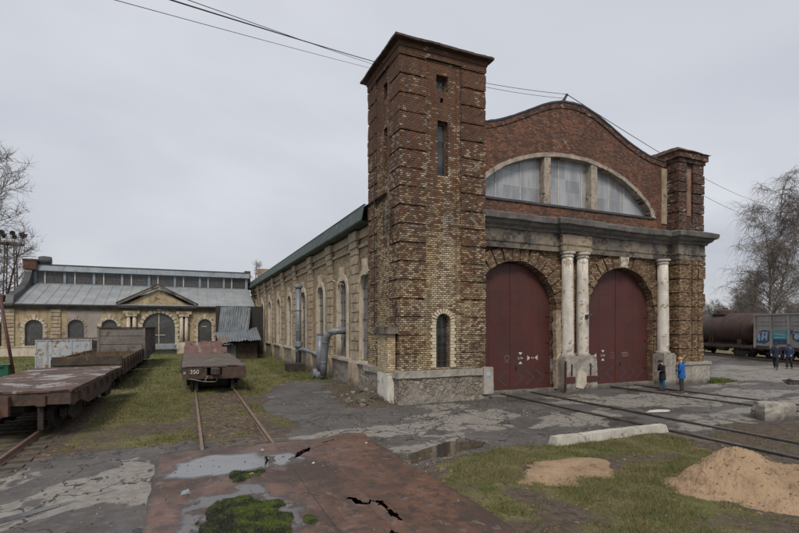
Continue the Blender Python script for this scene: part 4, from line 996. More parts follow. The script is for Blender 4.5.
b = MB(); b.tube([(-9.9,34,-.1),(-9.9,34,3.2)], .06, 8); b.box(-10.1, -9.7, 33.9, 34.1, 2.4, 3.1); part_ = single('post_with_box', b, M['blackpaint'], 'thin dark post carrying a small box near the ochre hall', 'post', loc=(-9.9,34,0))

# centre flatcar with the number 350
t = thing('flatcar', 'dark flatcar numbered 350 with mossy plank deck at the end of the centre track', 'flatcar', (1.06, 22.4, 0), R(0)); ROOT[t.name] = None
part(t, 'deck', rag_deck(-1.3, 1.34, 0, 9.6, 1.24, .05, .12, .03, 9), M['deck2'])
b = MB(); b.box(-1.28, 1.32, .0, .2, .68, 1.18, .14); eb = part(t, 'end_beam', b, M['rustdk'], rough=(.03, 1.4, .02))
text(eb, '350', .25, -.80, -.03, 1.0, M['whitepaint'], 'wagon_number'); text(eb, 'к', .2, -1.18, -.03, .98, M['whitepaint'], 'wagon_letter')
b = MB(); b.tube([(-1.0,-.05,.72),(-.4,-.1,.58),(.05,-.08,.56)], .016, 6); b.tube([(-.38,-.1,.6),(-.3,-.08,.78),(-.26,-.06,.82)], .016, 6); b.tube([(.05,-.08,.56),(.12,-.06,.66),(.05,-.04,.74)], .014, 6); part(eb, 'brake_hose', b, M['concrete'])
coupler(t, 0, -1)
for s in (-1, 1):
    b = MB(); b.prism([(.2,.86),(1.0,.86),(1.8,.62),(7.8,.62),(8.6,.86),(9.55,.86),(9.55,1.19),(.2,1.19)], s*1.24-.05, s*1.24+.05, 'x'); part(t, 'side_sill', b, M['rustbr'])
b = MB()
for y in (.7, 1.9, 3.1, 4.3, 5.5, 6.7, 7.9, 9.0): b.box(-1.36, -1.295, y-.07, y+.07, .92, 1.12); b.box(1.295, 1.36, y-.07, y+.07, .92, 1.12)
parts_by(t, 'stake_pocket', b, M['rustdk'])
b = MB(); b.box(-.3, .3, .25, 9.3, .7, 1.1)
for x in (-.72, .78): b.box(x-.07, x+.07, .3, .4, .15, .8)
b.lathe([(.001,-.9),(.3,-.85),(.3,.6),(.001,.65)], (0, .9, .55), 'x', 14); part(t, 'underframe', b, M['under'])
bogie(t, 1.9); bogie(t, 7.7)
for y in (.98, 2.82, 6.78, 8.62): wheelset(t, y)
t = thing('flatcar', 'faded pinkish flatcar with upright stakes coupled behind the flatcar numbered 350', 'flatcar', (1.06, 33.2, 0)); ROOT[t.name] = None
part(t, 'deck', rag_deck(-1.3, 1.3, 0, 12, 1.3, .05, .3, .02, 19), M['deck3'])
b = MB()
for s in (-1, 1): b.box(s*1.26-.05, s*1.26+.05, 0, 12, .8, 1.24)
b.box(-1.3, 1.3, -.1, -.003, .8, 1.27); part(t, 'side_sill', b, M['deck3'])
b = MB(); b.box(-1.28, -.45, .0, .06, 1.27, 1.68); b.box(-.25, .45, .0, .06, 1.27, 1.68); b.box(.65, 1.28, .0, .06, 1.27, 1.62); parts_by(t, 'drop_board', b, M['deck3'])
b = MB()
for y in (4.5, 8.5):
    for x in (-.9, .1, .9): b.box(x-.35, x+.35, y, y+.06, 1.31, 1.75)
parts_by(t, 'stake_board', b, M['deck3'])
b = MB(); b.box(-.3, .3, .1, 11.8, .7, 1.2); part(t, 'underframe', b, M['under'])
bogie(t, 1.9); bogie(t, 10)
for y in (.98, 2.82, 9.08, 10.92): wheelset(t, y)

# ------------------------------------------------------------------ foreground flatcar (the viewer stands on it)
crk = [[(1.44,4.60),(1.50,4.52),(1.49,4.42),(1.60,4.35),(1.65,4.26),(1.66,4.08),(1.64,3.97),(1.67,3.80),(1.70,3.78),(1.71,3.98),(1.69,4.08),(1.71,4.28),(1.66,4.33),(1.56,4.43),(1.55,4.55),(1.48,4.64)],
       [(1.26,6.20),(1.38,6.36),(1.55,6.52),(1.76,6.68),(2.0,6.84),(1.74,6.72),(1.50,6.60),(1.36,6.50),(1.30,6.34)],
       [(1.47,3.62),(1.52,3.66),(1.60,3.45),(1.55,3.40),(1.50,3.5)], [(.84,6.02),(.92,6.1),(.94,6.3),(.9,6.3),(.88,6.12)]]
t = thing('rusty_flatcar', 'rust-brown sheet steel flatcar deck with puddle, moss and jagged tears in the foreground', 'flatcar', (1.12, 7.1, 0))
x0, x1, y0, y1 = -.36, 2.56, -5.0, 7.17
def deckz(X, Y):
    P = np.stack([X, Y, np.zeros_like(X)], 1)
    z = 1.30+(fbm(P*.7, 3, 4)-.5)*.05+(fbm(P*3, 3, 6)-.5)*.012
    for cx, cy, rx, ry, a in ((.35,6.2,.62,.42,.05),(1.12,6.22,.25,.25,.045),(.35,4.75,.55,.6,.03)):
        z = z-.0*a
    e = np.minimum(np.minimum(X-x0, x1-X), y1-Y)
    z = z-.03*np.exp(-np.maximum(e, 0)/.05)
    z = z+.045*np.exp(-((X-2.25)**2)/.05-((Y-7.15)**2)/.008)
    for c in crk:   # lips of the tears curl up
        d = sdf(c, X, Y); z = z+.03*np.exp(-np.abs(d)/.06)*np.where(X > np.mean([q[0] for q in c]), 1.0, -.4)
    return z
xs = np.arange(x0, x1+.001, .02); ys = np.concatenate([np.arange(y0, 2.4, .08), np.arange(2.4, y1+.001, .02)])
XX, YY = np.meshgrid(xs, ys); Xf, Yf = XX.ravel(), YY.ravel()
Z = deckz(Xf, Yf); nx, ny = len(xs), len(ys)
jag = (fbm(np.stack([Xf*3, Yf*3, Xf*0], 1), 4, 2)-.5)
Xj = Xf+np.where((Xf < x0+.01), jag*.05, 0)+np.where(Xf > x1-.011, jag*.03, 0); Yj = Yf+np.where(Yf > y1-.011, jag*.10+.0*Xf, 0)
hole = np.zeros(Xf.shape, bool)
cxs, cys = Xf+.01, Yf+.01
wob = (fbm(np.stack([cxs*14, cys*14, cxs*0], 1), 3, 3)-.5)*.03
for c in crk: hole |= (sdf(c, cxs, cys)+wob*1.4) < 0
faces = []
H = hole.reshape(ny, nx)
for j in range(ny-1):
    for i in range(nx-1):
        if not H[j, i]: k = j*nx+i; faces.append((k, k+1, k+nx+1, k+nx))
b = MB(); b.v = np.stack([Xj, Yj, Z], 1).tolist(); b.f = faces
rim = [(j*nx+nx-1) for j in range(ny)]+[((ny-1)*nx+i) for i in range(nx-2, -1, -1)]+[(j*nx) for j in range(ny-2, -1, -1)]
n0 = len(b.v); b.v += [[b.v[k][0], b.v[k][1], 1.22] for k in rim]
b.f += [(rim[i], rim[i+1], n0+i+1, n0+i) for i in range(len(rim)-1)]
# deck material with attributes
N = NT('wet_rusty_deck'); p = N.pos(); at = N.n('Attribute', attribute_name='wet').outputs['Fac']; at2 = N.n('Attribute', attribute_name='grime').outputs['Fac']
n1 = N.noise(p, 1.2, 7, .65, .4); n2 = N.noise(p, 8, 6, .68); n3 = N.noise(p, 60, 3, .6); n4 = N.noise(N.sc(p, (1.5,.5,1)), 2.5, 6, .7, .8)
col = N.mix(N.mr(n1, .36, .62), c3(.145,.077,.053), c3(.070,.045,.035))
col = N.mix(N.mr(n4, .50, .66, 0, .45), col, c3(.19,.10,.066))
col = N.mix(N.mr(n2, .47, .64, 0, .9), col, c3(.055,.042,.037))
col = N.mix(N.mr(N.noise(p, 5, 8, .75, 1.0), .57, .64, 0, .6), col, c3(.20,.165,.15))
col = N.mix(N.mr(n3, .6, .75, 0, .5), col, c3(.03,.022,.02))
seam = N.m1('LESS_THAN', N.m1('ABSOLUTE', N.m1('SUBTRACT', N.xyz(p)[0], N.m1('ADD', 0., N.m1('MULTIPLY', n2, .05)))), .006); col = N.mix(N.m1('MULTIPLY', seam, .7), col, c3(.03,.022,.02))
col = N.mix(at2, col, c3(.055,.05,.048))
col = N.mix(at, col, c3(.10,.098,.098))
rg_ = N.mix(at, N.mr(n1, .4, .65, .38, .62), c3(.05,.05,.05))
M['deck0'] = N.done(col, rg_, N.bump(N.m1('MULTIPLY', N.m1('ADD', N.m1('MULTIPLY', n2, .8), N.m1('ADD', N.m1('MULTIPLY', n3, .25), n1)), N.m1('SUBTRACT', 1., at)), .55, .014), None, N.m1('ADD', .25, N.m1('MULTIPLY', at, .75)))
dk = part(t, 'deck', b, M['deck0'], smooth=True)
pud = [[(-.22,5.94),(-.1,6.5),(.27,6.72),(.82,6.60),(.93,6.28),(.86,5.98),(.55,5.84),(.12,5.76)], [(.95,6.42),(1.25,6.44),(1.35,6.12),(1.02,5.92),(.93,6.15)]]
ring = [(-.08,4.3),(-.03,4.85),(.1,5.14),(.40,5.14),(.5,5.38),(.7,5.3),(.74,4.9),(.95,4.6),(.9,4.1),(.3,4.0)]
V = np.array([v[:2] for v in b.v]); w1 = (fbm(np.stack([V[:,0]*6, V[:,1]*6, V[:,0]*0], 1), 5, 31)-.5)
d = np.minimum(sdf(pud[0], V[:,0], V[:,1]), sdf(pud[1], V[:,0], V[:,1]))+w1*.16
wet = sstep(.05, -.06, d); halo = np.maximum(.8*sstep(.13, -.02, d), .75*sstep(.07, .0, np.minimum(np.minimum(V[:,0]-x0, x1-V[:,0]), y1-V[:,1])+w1*.06))
dr = sdf(ring, V[:,0], V[:,1])+w1*.2; wet = np.maximum(wet, .5*sstep(.03, -.02, dr)*(fbm(np.stack([V[:,0]*9, V[:,1]*9, V[:,0]*0], 1), 4, 8) > .42)); halo = np.maximum(halo, .6*sstep(.12, 0, dr))
for nm, arr in (('wet', wet), ('grime', halo)):
    a = dk.data.attributes.new(nm, 'FLOAT', 'POINT'); a.data.foreach_set('value', arr.astype(np.float32))
b = MB(); b.box(x0+.08, x1-.08, 6.75, 6.98, .78, 1.21, .3); part(t, 'end_beam', b, M['rustbr'])
for s in (x0+.12, x1-.12): b = MB(); b.box(s-.06, s+.06, -5, 6.74, .7, 1.21, .5); part(t, 'side_sill', b, M['rustbr'])
b = MB(); b.box(.8, 1.4, -5, 6.7, .75, 1.15)
for y in (-3, -1, 1, 3, 5): b.box(x0+.2, x1-.2, y, y+.15, .9, 1.15)
part(t, 'underframe', b, M['under'])
b = MB(); b.box(x0+.2, x1-.2, -4.9, 6.6, 1.12, 1.14); part(t, 'floor_boards', b, M['under'])
ROOT['_fg'] = None
tt = bpy.data.objects.new('bogie_anchor', None)  # wheels are built in world space around the wagon centre
def shiftmb(b, dx): b.v = [(v[0]+dx, v[1], v[2]) for v in b.v]; return b
_old = part
for y in (4.6, -2.6):
    o = bogie(t, y); o.data.transform(Matrix.Translation((1.12, 0, 0)))
    for dy in (-.92, .92): o = wheelset(t, y+dy); o.data.transform(Matrix.Translation((1.12, 0, 0)))
bpy.data.objects.remove(tt)
# moss cushions on the deck
def mosspatch(polys, name, lab, seed, dens, hh):
    rg = np.random.default_rng(seed); b = MB()
    xs = np.arange(-.15, 1.05, .0125); ys = np.arange(3.85, 6.0, .0125); X, Y = np.meshgrid(xs, ys); X, Y = X.ravel(), Y.ravel()
    P = np.stack([X, Y, X*0], 1); d = np.full(X.shape, 9.)
    for q in polys: d = np.minimum(d, sdf(q, X, Y))
    n = fbm(P*6, 5, seed)-.5; d = d+n*.45+.02
    hgt = np.clip(-d, 0, .16)/.16; lump = fbm(P*22, 4, seed+2)
    Z = deckz(X, Y)-.006+np.sqrt(hgt)*hh*(.35+1.3*lump)
    nx = len(xs); ins = (d < .0).reshape(len(ys), nx)
    idx = -np.ones(len(X), int); f = []; used = []
    for j in range(len(ys)-1):
        for i in range(nx-1):
            if ins[j, i] and ins[j, i+1] and ins[j+1, i] and ins[j+1, i+1]:
                k = j*nx+i; f.append((k, k+1, k+nx+1, k+nx))
    used = sorted({k for q in f for k in q}); mp = {k: i for i, k in enumerate(used)}
    b.v = [(X[k], Y[k], Z[k]) for k in used]; b.f = [tuple(mp[k] for k in q) for q in f]
    for k in rg.choice(used, dens):
        x, y, z = X[k], Y[k], Z[k]; a = rg.uniform(0, 6.28); h = rg.uniform(.006, .022); w = .003
        b.add([(x-w*math.cos(a), y-w*math.sin(a), z), (x+w*math.cos(a), y+w*math.sin(a), z), (x+rg.normal()*.006, y+rg.normal()*.006, z+h)], [(0,1,2)])
    return b
N = NT('deck_moss'); p = N.pos(); n1 = N.noise(p, 5, 5, .6); n2 = N.noise(p, 60, 4, .7); zz = N.m1('ADD', N.m1('MULTIPLY', n1, .7), N.m1('MULTIPLY', n2, .3))
pz = N.xyz(p); side = N.mr(N.m1('ADD', pz[0], N.m1('MULTIPLY', n1, .5)), -.05, .35)
col = N.mix(N.mr(zz, .42, .58), c3(.022,.024,.016), N.mix(side, c3(.045,.055,.025), c3(.075,.10,.02))); col = N.mix(N.mr(n2, .62, .7), col, c3(.13,.17,.03))
M['moss'] = N.done(col, .95, N.bump(n2, .8, .01))
big = [[(.02,4.1),(.02,4.7),(.13,4.95),(.40,5.05),(.60,5.0),(.68,4.84),(.85,4.6),(.84,4.25),(.75,3.95),(.3,3.95)]]
single('moss', mosspatch(big, 'moss', '', 21, 9000, .035), M['moss'], 'bright green moss cushion growing in the middle of the foreground rusty deck', 'moss', kind='stuff', loc=(.4,4.7,1.3), smooth=True)
single('moss', mosspatch([[(.36,5.62),(.5,5.86),(.83,5.86),(.86,5.6),(.56,5.5)]], 'moss', '', 5, 1500, .03), M['moss'], 'small dark moss and dirt tuft beside the puddle on the foreground deck', 'moss', kind='stuff', loc=(.6,5.7,1.3), smooth=True)
single('moss', mosspatch([[(.84,4.2),(.9,4.3),(1.0,4.25),(.98,4.05)],[(.9,4.55),(.95,4.62),(1.02,4.6),(1.0,4.5)],[(.78,4.0),(.8,4.1),(.95,4.0)]], 'moss', '', 77, 300, .03), M['moss'], 'scattered little moss clumps right of the big green moss cushion', 'moss', kind='stuff', loc=(.9,4.3,1.3), smooth=True)
# litter and grit on the deck
rg = random.Random(5); b = MB()
for i in range(300):
    x = rg.uniform(x0+.05, x1-.05); y = rg.uniform(3.2, 7.1); s = rg.choice([.002,.003,.004,.007]); z = float(deckz(np.array([x]), np.array([y]))[0])
    b.hexa([(x+a*s*rg.uniform(.6,1.5), y+c*s*rg.uniform(.6,1.5), z+e*s*1.1) for e in (0,1) for a, c in ((-1,-1),(1,-1),(1,1),(-1,1))])
single('deck_grit', b, M['pale'] if False else worn('deck_grit', c3(.22,.19,.17), c3(.05,.04,.035), None, 9, 20), 'loose grit and crumbs scattered over the foreground rusty deck', 'grit', kind='stuff', loc=(1,5,1.3))
for (x, y, w, m, lb, ca) in ((-.02,5.30,.05,'bluefascia','crumpled blue-grey scrap near the left edge of the foreground deck','litter'),(.66,5.68,.035,'yellowb','small yellow crust lying on the dark moss tuft','litter'),(2.36,6.55,.02,'whitepaint','tiny white pebble near the right edge of the foreground deck','pebble'),(.93,6.72,.02,'whitepaint','tiny white pebble at the far rim of the foreground deck','pebble'),(1.42,5.86,.018,'whitepaint','tiny white pebble in the middle of the foreground deck','pebble')):
    z = float(deckz(np.array([x]), np.array([y]))[0]); b = MB(); b.hexa([(x-w,y-w*.6,z),(x+w,y-w*.5,z),(x+w*.8,y+w*.6,z),(x-w*.8,y+w*.4,z),(x-w*.6,y-w*.3,z+w*.7),(x+w*.7,y-w*.4,z+w*.5),(x+w*.5,y+w*.3,z+w*.8),(x-w*.7,y+w*.3,z+w*.4)], .02)
    single('litter_scrap' if ca == 'litter' else 'pebble', b, M[m], lb, ca, rough=(.01, 20), loc=(x,y,z))
# ------------------------------------------------------------------ freight train on the right
D0 = Vector((50.0, 32.9, 0)); D1 = Vector((44.9, 22.2, 0)); dirv = (D1-D0).normalized()
ang = math.atan2(dirv.y, dirv.x)-math.pi/2      # local +Y along the train, toward the viewer
def at_train(dist): p = D0+dirv*dist; return (p.x, p.y, 0)
def local_thing(name, lab, cat, loc, rz):
    t = thing(name, lab, cat, loc, rz); ROOT[t.name] = None; return t
JY = 8.7   # where the two wagons meet, metres along from D0
t = local_thing('tank_wagon', 'rust-brown tank wagon standing on the far track behind the right pier of the depot', 'tank wagon', at_train(JY-.5), ang)
b = MB(); r = 1.42; L = 10.8
b.lathe([(.001,-L-.35),(.6,-L-.3),(1.1,-L-.15),(r,-L+.1),(r,-L/2),(r,-.35),(1.1,-.12),(.6,.02),(.001,.06)], (0,-.2,2.75), 'y', 40); part(t, 'tank', b, M['tank'], smooth=True)
b = MB()
for y in (-1.1, -2.2, -8.9, -10.0): b.lathe([(r,-.05),(r+.025,-.05),(r+.025,.05),(r,.05)], (0,y,2.75), 'y', 40)
parts_by(t, 'tank_band', b, M['rustdk'])
b = MB(); b.lathe([(.75,3.95),(.75,4.45),(.6,4.58),(.001,4.62)], (0,-5.6,0), n=20); b.box(-.9, .9, -6.7, -4.5, 4.05, 4.15); b.lathe([(.2,4.55),(.2,4.75),(.001,4.78)], (0,-5.6,0), n=12); part(t, 'dome', b, M['rustdk'])
b = MB()
for x in (-.25, .25): b.bar((1.5+.0,-5.6+x,1.2),(.85,-5.6+x,4.15),.04); b.bar((-1.5,-5.6+x,1.2),(-.85,-5.6+x,4.15),.04)
for i in range(9): z = 1.4+i*.3; k = 1.5-(z-1.2)/2.95*.65; b.bar((k,-5.85,z),(k,-5.35,z),.03); b.bar((-k,-5.85,z),(-k,-5.35,z),.03)
parts_by(t, 'ladder', b, M['rustdk'], key=lambda x, y, z: x > 0)
b = MB(); b.box(-1.45, 1.45, .0, .25, .95, 1.3); b.box(-1.45, 1.45, -11.8, -11.5, .95, 1.3)
for s in (-1.35, 1.35): b.box(s-.08, s+.08, -11.5, 0, 1.0, 1.25)
b.box(-.3, .3, -11.5, .0, .8, 1.25)
for y in (-1.8, -9.7): b.box(-1.2, 1.2, y-.3, y+.3, 1.1, 1.75)
b.lathe([(.001,-.6),(.25,-.55),(.25,.55),(.001,.6)], (.6,-5,.8), 'y', 14); part(t, 'underframe', b, M['rustdk'])
coupler(t, .2, 1)
bogie(t, -1.8); bogie(t, -9.7)
for y in (-.88, -2.72, -8.78, -10.62): wheelset(t, y)
# open gondola wagon, graffiti
t = local_thing('gondola_wagon', 'grey ribbed open wagon with teal and blue graffiti on its side at the right edge', 'wagon', at_train(JY), ang)
b = MB(); Lg = 13.4
for s in (-1, 1): b.box(s*1.44-.03, s*1.44+.03, .1, Lg, 1.28, 3.85)
b.box(-1.4, 1.4, .1, .16, 1.28, 3.85); b.box(-1.4, 1.4, Lg-.16, Lg, 1.28, 3.85); b.box(-1.4, 1.4, .17, Lg-.17, 1.28, 1.34)
body = part(t, 'body', b, M['gond'])
b = MB()
for s in (-1, 1):
    for i in range(8):
        y = .17+i*(Lg-.3)/7; w = .07
        b.hexa([(s*1.473,y-w,1.1),(s*1.473,y+w,1.1),(s*1.60,y+w,1.1),(s*1.60,y-w,1.1),(s*1.473,y-w,3.8),(s*1.473,y+w,3.8),(s*1.56,y+w,3.8),(s*1.56,y-w,3.8)])
parts_by(t, 'side_post', b, M['gond'])
b = MB()
for s in (-1, 1):
    b.box(s*1.5-.09, s*1.5+.09, .05, Lg+.05, 3.853, 3.97)
    for z in (2.35, 3.0, 3.3):
        for i in range(7): y = .17+i*(Lg-.3)/7; b.box(s*1.49-.022, s*1.49+.022, y+.3, y+(Lg-.3)/7-.3, z, z+.07)
b.box(-1.41, 1.41, .0, .14, 3.853, 3.97); part(t, 'top_rail', b, M['gond'])
b = MB()
for s in (-1.36, 1.36): b.box(s-.09, s+.09, 0, Lg, 1.0, 1.272)
b.box(-.3, .3, 0, Lg, .8, 1.27); b.box(-1.4, 1.4, -.1, -.003, .95, 1.25); part(t, 'underframe', b, M['rustdk'])
coupler(t, 0, -1); bogie(t, 2.1); bogie(t, 11.2)
for y in (1.18, 3.02, 10.28, 12.12): wheelset(t, y)
def G_(poly, m, nm='graffiti', off=0):   # on the side facing the yard; local x=-1.5, polygon in (y,z)
    pass
SX = None
import itertools
def side_x(): # which local side faces the camera
    n = Matrix.Rotation(ang, 3, 'Z') @ Vector((1, 0, 0)); c = Vector(at_train(JY+6)); return 1 if n.dot(-c) > 0 else -1
SX = side_x()
def patch(polys, m, nm, d):
    b = MB()
    for q in polys: b.prism(q, SX*(1.476+d), SX*(1.480+d), 'x')
    part(body, nm, b, m)
pitch_ = (Lg-.3)/7
def lump(cy, cz, ry, rz, n=18, s=0):
    rr = random.Random(s); return [(cy+ry*math.cos(2*math.pi*i/n)*rr.uniform(.85,1.12), cz+rz*math.sin(2*math.pi*i/n)*rr.uniform(.85,1.12)) for i in range(n)]
patch([[(.28,1.55),(.6,2.5),(1.2,2.62),(1.9,2.55),(1.92,1.75),(1.2,1.45)]], M['navy'], 'graffiti_shadow', 0)
patch([lump(.62,2.0,.16,.35,s=1), [(.85,1.75),(1.0,2.45),(1.25,2.5),(1.2,2.1),(1.35,2.1),(1.4,2.5),(1.65,2.45),(1.55,1.75),(1.4,1.75),(1.38,1.95),(1.15,1.95),(1.1,1.75)]], M['lilac'], 'graffiti_letter', .006)
patch([[(pitch_+.28,1.85),(pitch_+.28,2.6),(pitch_*2-.02,2.62),(pitch_*2-.02,1.95)]], M['teal'], 'graffiti_fill', 0)
patch([[(pitch_+.35,1.45),(pitch_+.35,1.88),(pitch_*2-.1,1.9),(pitch_*2-.1,1.5)]], M['navy'], 'graffiti_shadow', .003)
patch([[(pitch_+.4,2.25),(pitch_+.42,2.36),(pitch_*2-.2,2.33),(pitch_*2-.2,2.2)], [(pitch_+.45,1.98),(pitch_+.45,2.06),(pitch_*2-.25,2.08),(pitch_*2-.25,2.0)]], M['lilac'], 'graffiti_letter', .007)
patch([[(pitch_*2+.3,2.3),(pitch_*2+.3,2.65),(pitch_*2+.55,2.65),(pitch_*2+.55,2.3)], lump(pitch_*2+.9,2.15,.42,.42,s=3), lump(pitch_*2+1.5,2.2,.3,.4,s=4)], M['navy'], 'graffiti_shadow', 0)
patch([lump(pitch_*2+.9,2.15,.25,.25,s=5), [(pitch_*2+1.2,2.1),(pitch_*2+1.2,2.2),(pitch_*3-.1,2.2),(pitch_*3-.1,2.1)]], M['lilac'], 'graffiti_letter', .006)
for k in (3, 4, 5):
    y = pitch_*k+.3
    patch([lump(y+.4,2.1,.4,.48,s=k+9), lump(y+1.15,2.1,.35,.45,s=k+20)], M['navy'], 'graffiti_shadow', 0)
    patch([lump(y+.4,2.1,.22,.28,s=k+30), [(y+.9,1.8),(y+.95,2.4),(y+1.1,2.4),(y+1.15,2.05),(y+1.35,2.4),(y+1.4,1.8),(y+1.2,1.8)]], M['lilac'], 'graffiti_letter', .006)
patch([[(pitch_*3-.25,2.3),(pitch_*3-.25,2.6),(pitch_*3-.05,2.6),(pitch_*3-.05,2.3)]], M['teal'], 'graffiti_fill', .002)

# ------------------------------------------------------------------ tracks
def track(name, lab, cx, y0, y1, sleepers=True, emb=False, pts=None, zr=.16, mat='rail', group=None):
    t = thing(name, lab, 'railway track', (cx, y0, 0))
    path = pts or [(cx, y0), (cx, y1)]
    for s in (-1, 1):
        b = MB(); rows = []
        P = []
        for (ax, ay), (bx, by) in zip(path[:-1], path[1:]):
            n = max(1, int(math.hypot(bx-ax, by-ay)/1.0)); P += [(ax+(bx-ax)*k/n, ay+(by-ay)*k/n) for k in range(n)]
        P.append(path[-1])
        for i, (x, y) in enumerate(P):
            q = P[min(i+1, len(P)-1)]; o = P[max(i-1, 0)]; dx, dy = q[0]-o[0], q[1]-o[1]; l = math.hypot(dx, dy); nx_, ny_ = dy/l, -dx/l
            cxx, cyy = x+nx_*s*.795, y+ny_*s*.795
            def A(o_, z): return (cxx+nx_*o_, cyy+ny_*o_, z)
            rows.append([A(-.065,zr-.15),A(-.065,zr-.13),A(-.012,zr-.11),A(-.012,zr-.035),A(-.037,zr-.03),A(-.035,zr),A(.035,zr),A(.037,zr-.03),A(.012,zr-.035),A(.012,zr-.11),A(.065,zr-.13),A(.065,zr-.15)])
        b.grid(rows); part(t, 'rail', b, M[mat])
    if sleepers:
        proto = None; y = y0+.3
        b = MB(); b.box(-1.3, 1.3, -.12, .12, -.1, .045, .2)
        sl = None; a, e = path[0], path[-1]; k = 0
        ys = []
        while y < y1: ys.append(y); y += .6
        for y in ys[:95]:
            u = (y-y0)/(y1-y0); x = a[0]+(e[0]-a[0])*u
            if sl is None:
                sl = part(t, 'sleeper', b, M['sleeper'], rough=(.02, 2, .012), local=True); o = sl
            else: o = sl.copy(); COL.objects.link(o); o.parent = t
            o.location = (x-cx, y-y0, random.uniform(-.02, .01)); o.rotation_euler = (0, 0, random.uniform(-.02, .02))
    return t
track('railway_track', 'straight rusty track in the dirt leading from the foreground deck to the flatcar numbered 350', 1.10, 5.0, 46)
track('railway_track', 'track with decayed bare sleepers running under the large rusty flatcar on the left', -4.48, 2, 48)
g = 'rails let into the paving before the depot gates'
track('gate_track', 'rails in the asphalt running out of the left depot gate', 13.25, -3, 17.6, False, pts=[(13.35,-3),(13.33,6),(13.25,15),(13.25,17.6)], zr=.055, mat='railshine', group=g)
track('gate_track', 'rails in the asphalt running out of the right depot gate', 19.7, -3, 17.6, False, pts=[(20.6,-3),(20.3,9),(19.75,15),(19.7,17.6)], zr=.055, mat='railshine', group=g)
q0 = D0-dirv*40; q1 = D0+dirv*60
track('railway_track', 'far track carrying the tank wagon and the graffitied wagon', 0, 0, 1, False, pts=[(q0.x,q0.y),(q1.x,q1.y)], zr=.16)

# ------------------------------------------------------------------ kerb beam, block, sand, rubble
b = MB(); b.hexa([(8.4,9.35,-.05),(12.4,9.3,-.05),(12.42,9.62,-.05),(8.42,9.7,-.05),(8.45,9.4,.19),(12.35,9.34,.2),(12.36,9.57,.2),(8.46,9.64,.19)], .1)
single('concrete_beam', b, worn('pale_mossy_concrete', c3(.46,.43,.38), c3(.34,.31,.27), c3(.17,.16,.09), 2, 16, .92, .6, .03, .25, cth=(.58,.66)), 'long pale broken concrete beam lying flat at the edge of the grass', 'beam', rough=(.03, 1.1, .01), loc=(10.2,9.5,0))
b = MB(); b.hexa([(16.5,9.1,-.05),(17.55,8.7,-.05),(17.8,9.3,-.05),(16.75,9.75,-.05),(16.55,9.15,.5),(17.45,8.8,.56),(17.65,9.25,.54),(16.8,9.6,.56)], .09)
cb_ = single('concrete_block', b, M['concrete'], 'squat pale concrete block standing alone on the wet asphalt', 'block', rough=(.05, 2.2, .03), loc=(17.1,9.2,0))
b = MB(); b.hexa([(17.0,8.85,.12),(17.4,8.69,.12),(17.41,8.73,.12),(17.01,8.88,.12),(17.0,8.88,.42),(17.38,8.74,.42),(17.39,8.77,.42),(17.01,8.9,.42)], .1); pass
M['sand'] = worn('coarse_orange_sand', c3(.31,.21,.13), c3(.225,.15,.092), c3(.14,.095,.062), 1.6, 26, .95, 1.0, .05, cth=(.54,.66))
M['rubblem'] = worn('dirt_and_rubble', c3(.09,.075,.05), c3(.05,.042,.03), c3(.16,.13,.10), 2.5, 22, .95, .8, .03, cth=(.6,.66))
def heap(cx, cy, rx, ry, h, res, seed, sharp=1.0, rot=0, mat='sand', **kw):
    xs = np.arange(-1.25, 1.2501, res/max(rx, ry)); X, Y = np.meshgrid(xs, xs); X, Y = X.ravel(), Y.ravel()
    P = np.stack([X*rx*1.3+cx, Y*ry*1.3+cy, X*0], 1); r = np.sqrt(X*X+Y*Y)*(1+.55*(fbm(P*1.3, 5, seed)-.5)*2)
    Z = h*np.clip(1-r, 0, 1)**sharp*(1+.0*X); m = np.clip(1.25-r, 0, 1)
    Z = Z+(fbm(P*2.4, 4, seed+1)-.5)*.22*h*np.clip(1.15-r, 0, 1)+(fbm(P*11, 3, seed+2)-.5)*.05*np.clip(1.1-r, 0, 1)+(vnoise(P*34, seed+3)-.5)*.028*np.clip(1.1-r, 0, 1)-.03*np.clip(r-.8, 0, 1)*2
    ca, sa = math.cos(rot), math.sin(rot); n = len(xs)
    b = MB(); b.v = np.stack([cx+ca*X*rx-sa*Y*ry, cy+sa*X*rx+ca*Y*ry, Z-.015], 1).tolist()
    rr = r.reshape(n, n)
    b.f = [(j*n+i, j*n+i+1, (j+1)*n+i+1, (j+1)*n+i) for j in range(n-1) for i in range(n-1) if rr[j, i] < 1.0]
    return single(mat_name(kw), b, M[mat], kw['lab'], kw['cat'], kind=kw.get('kind'), loc=(cx,cy,0))
def mat_name(kw): return kw['nm']
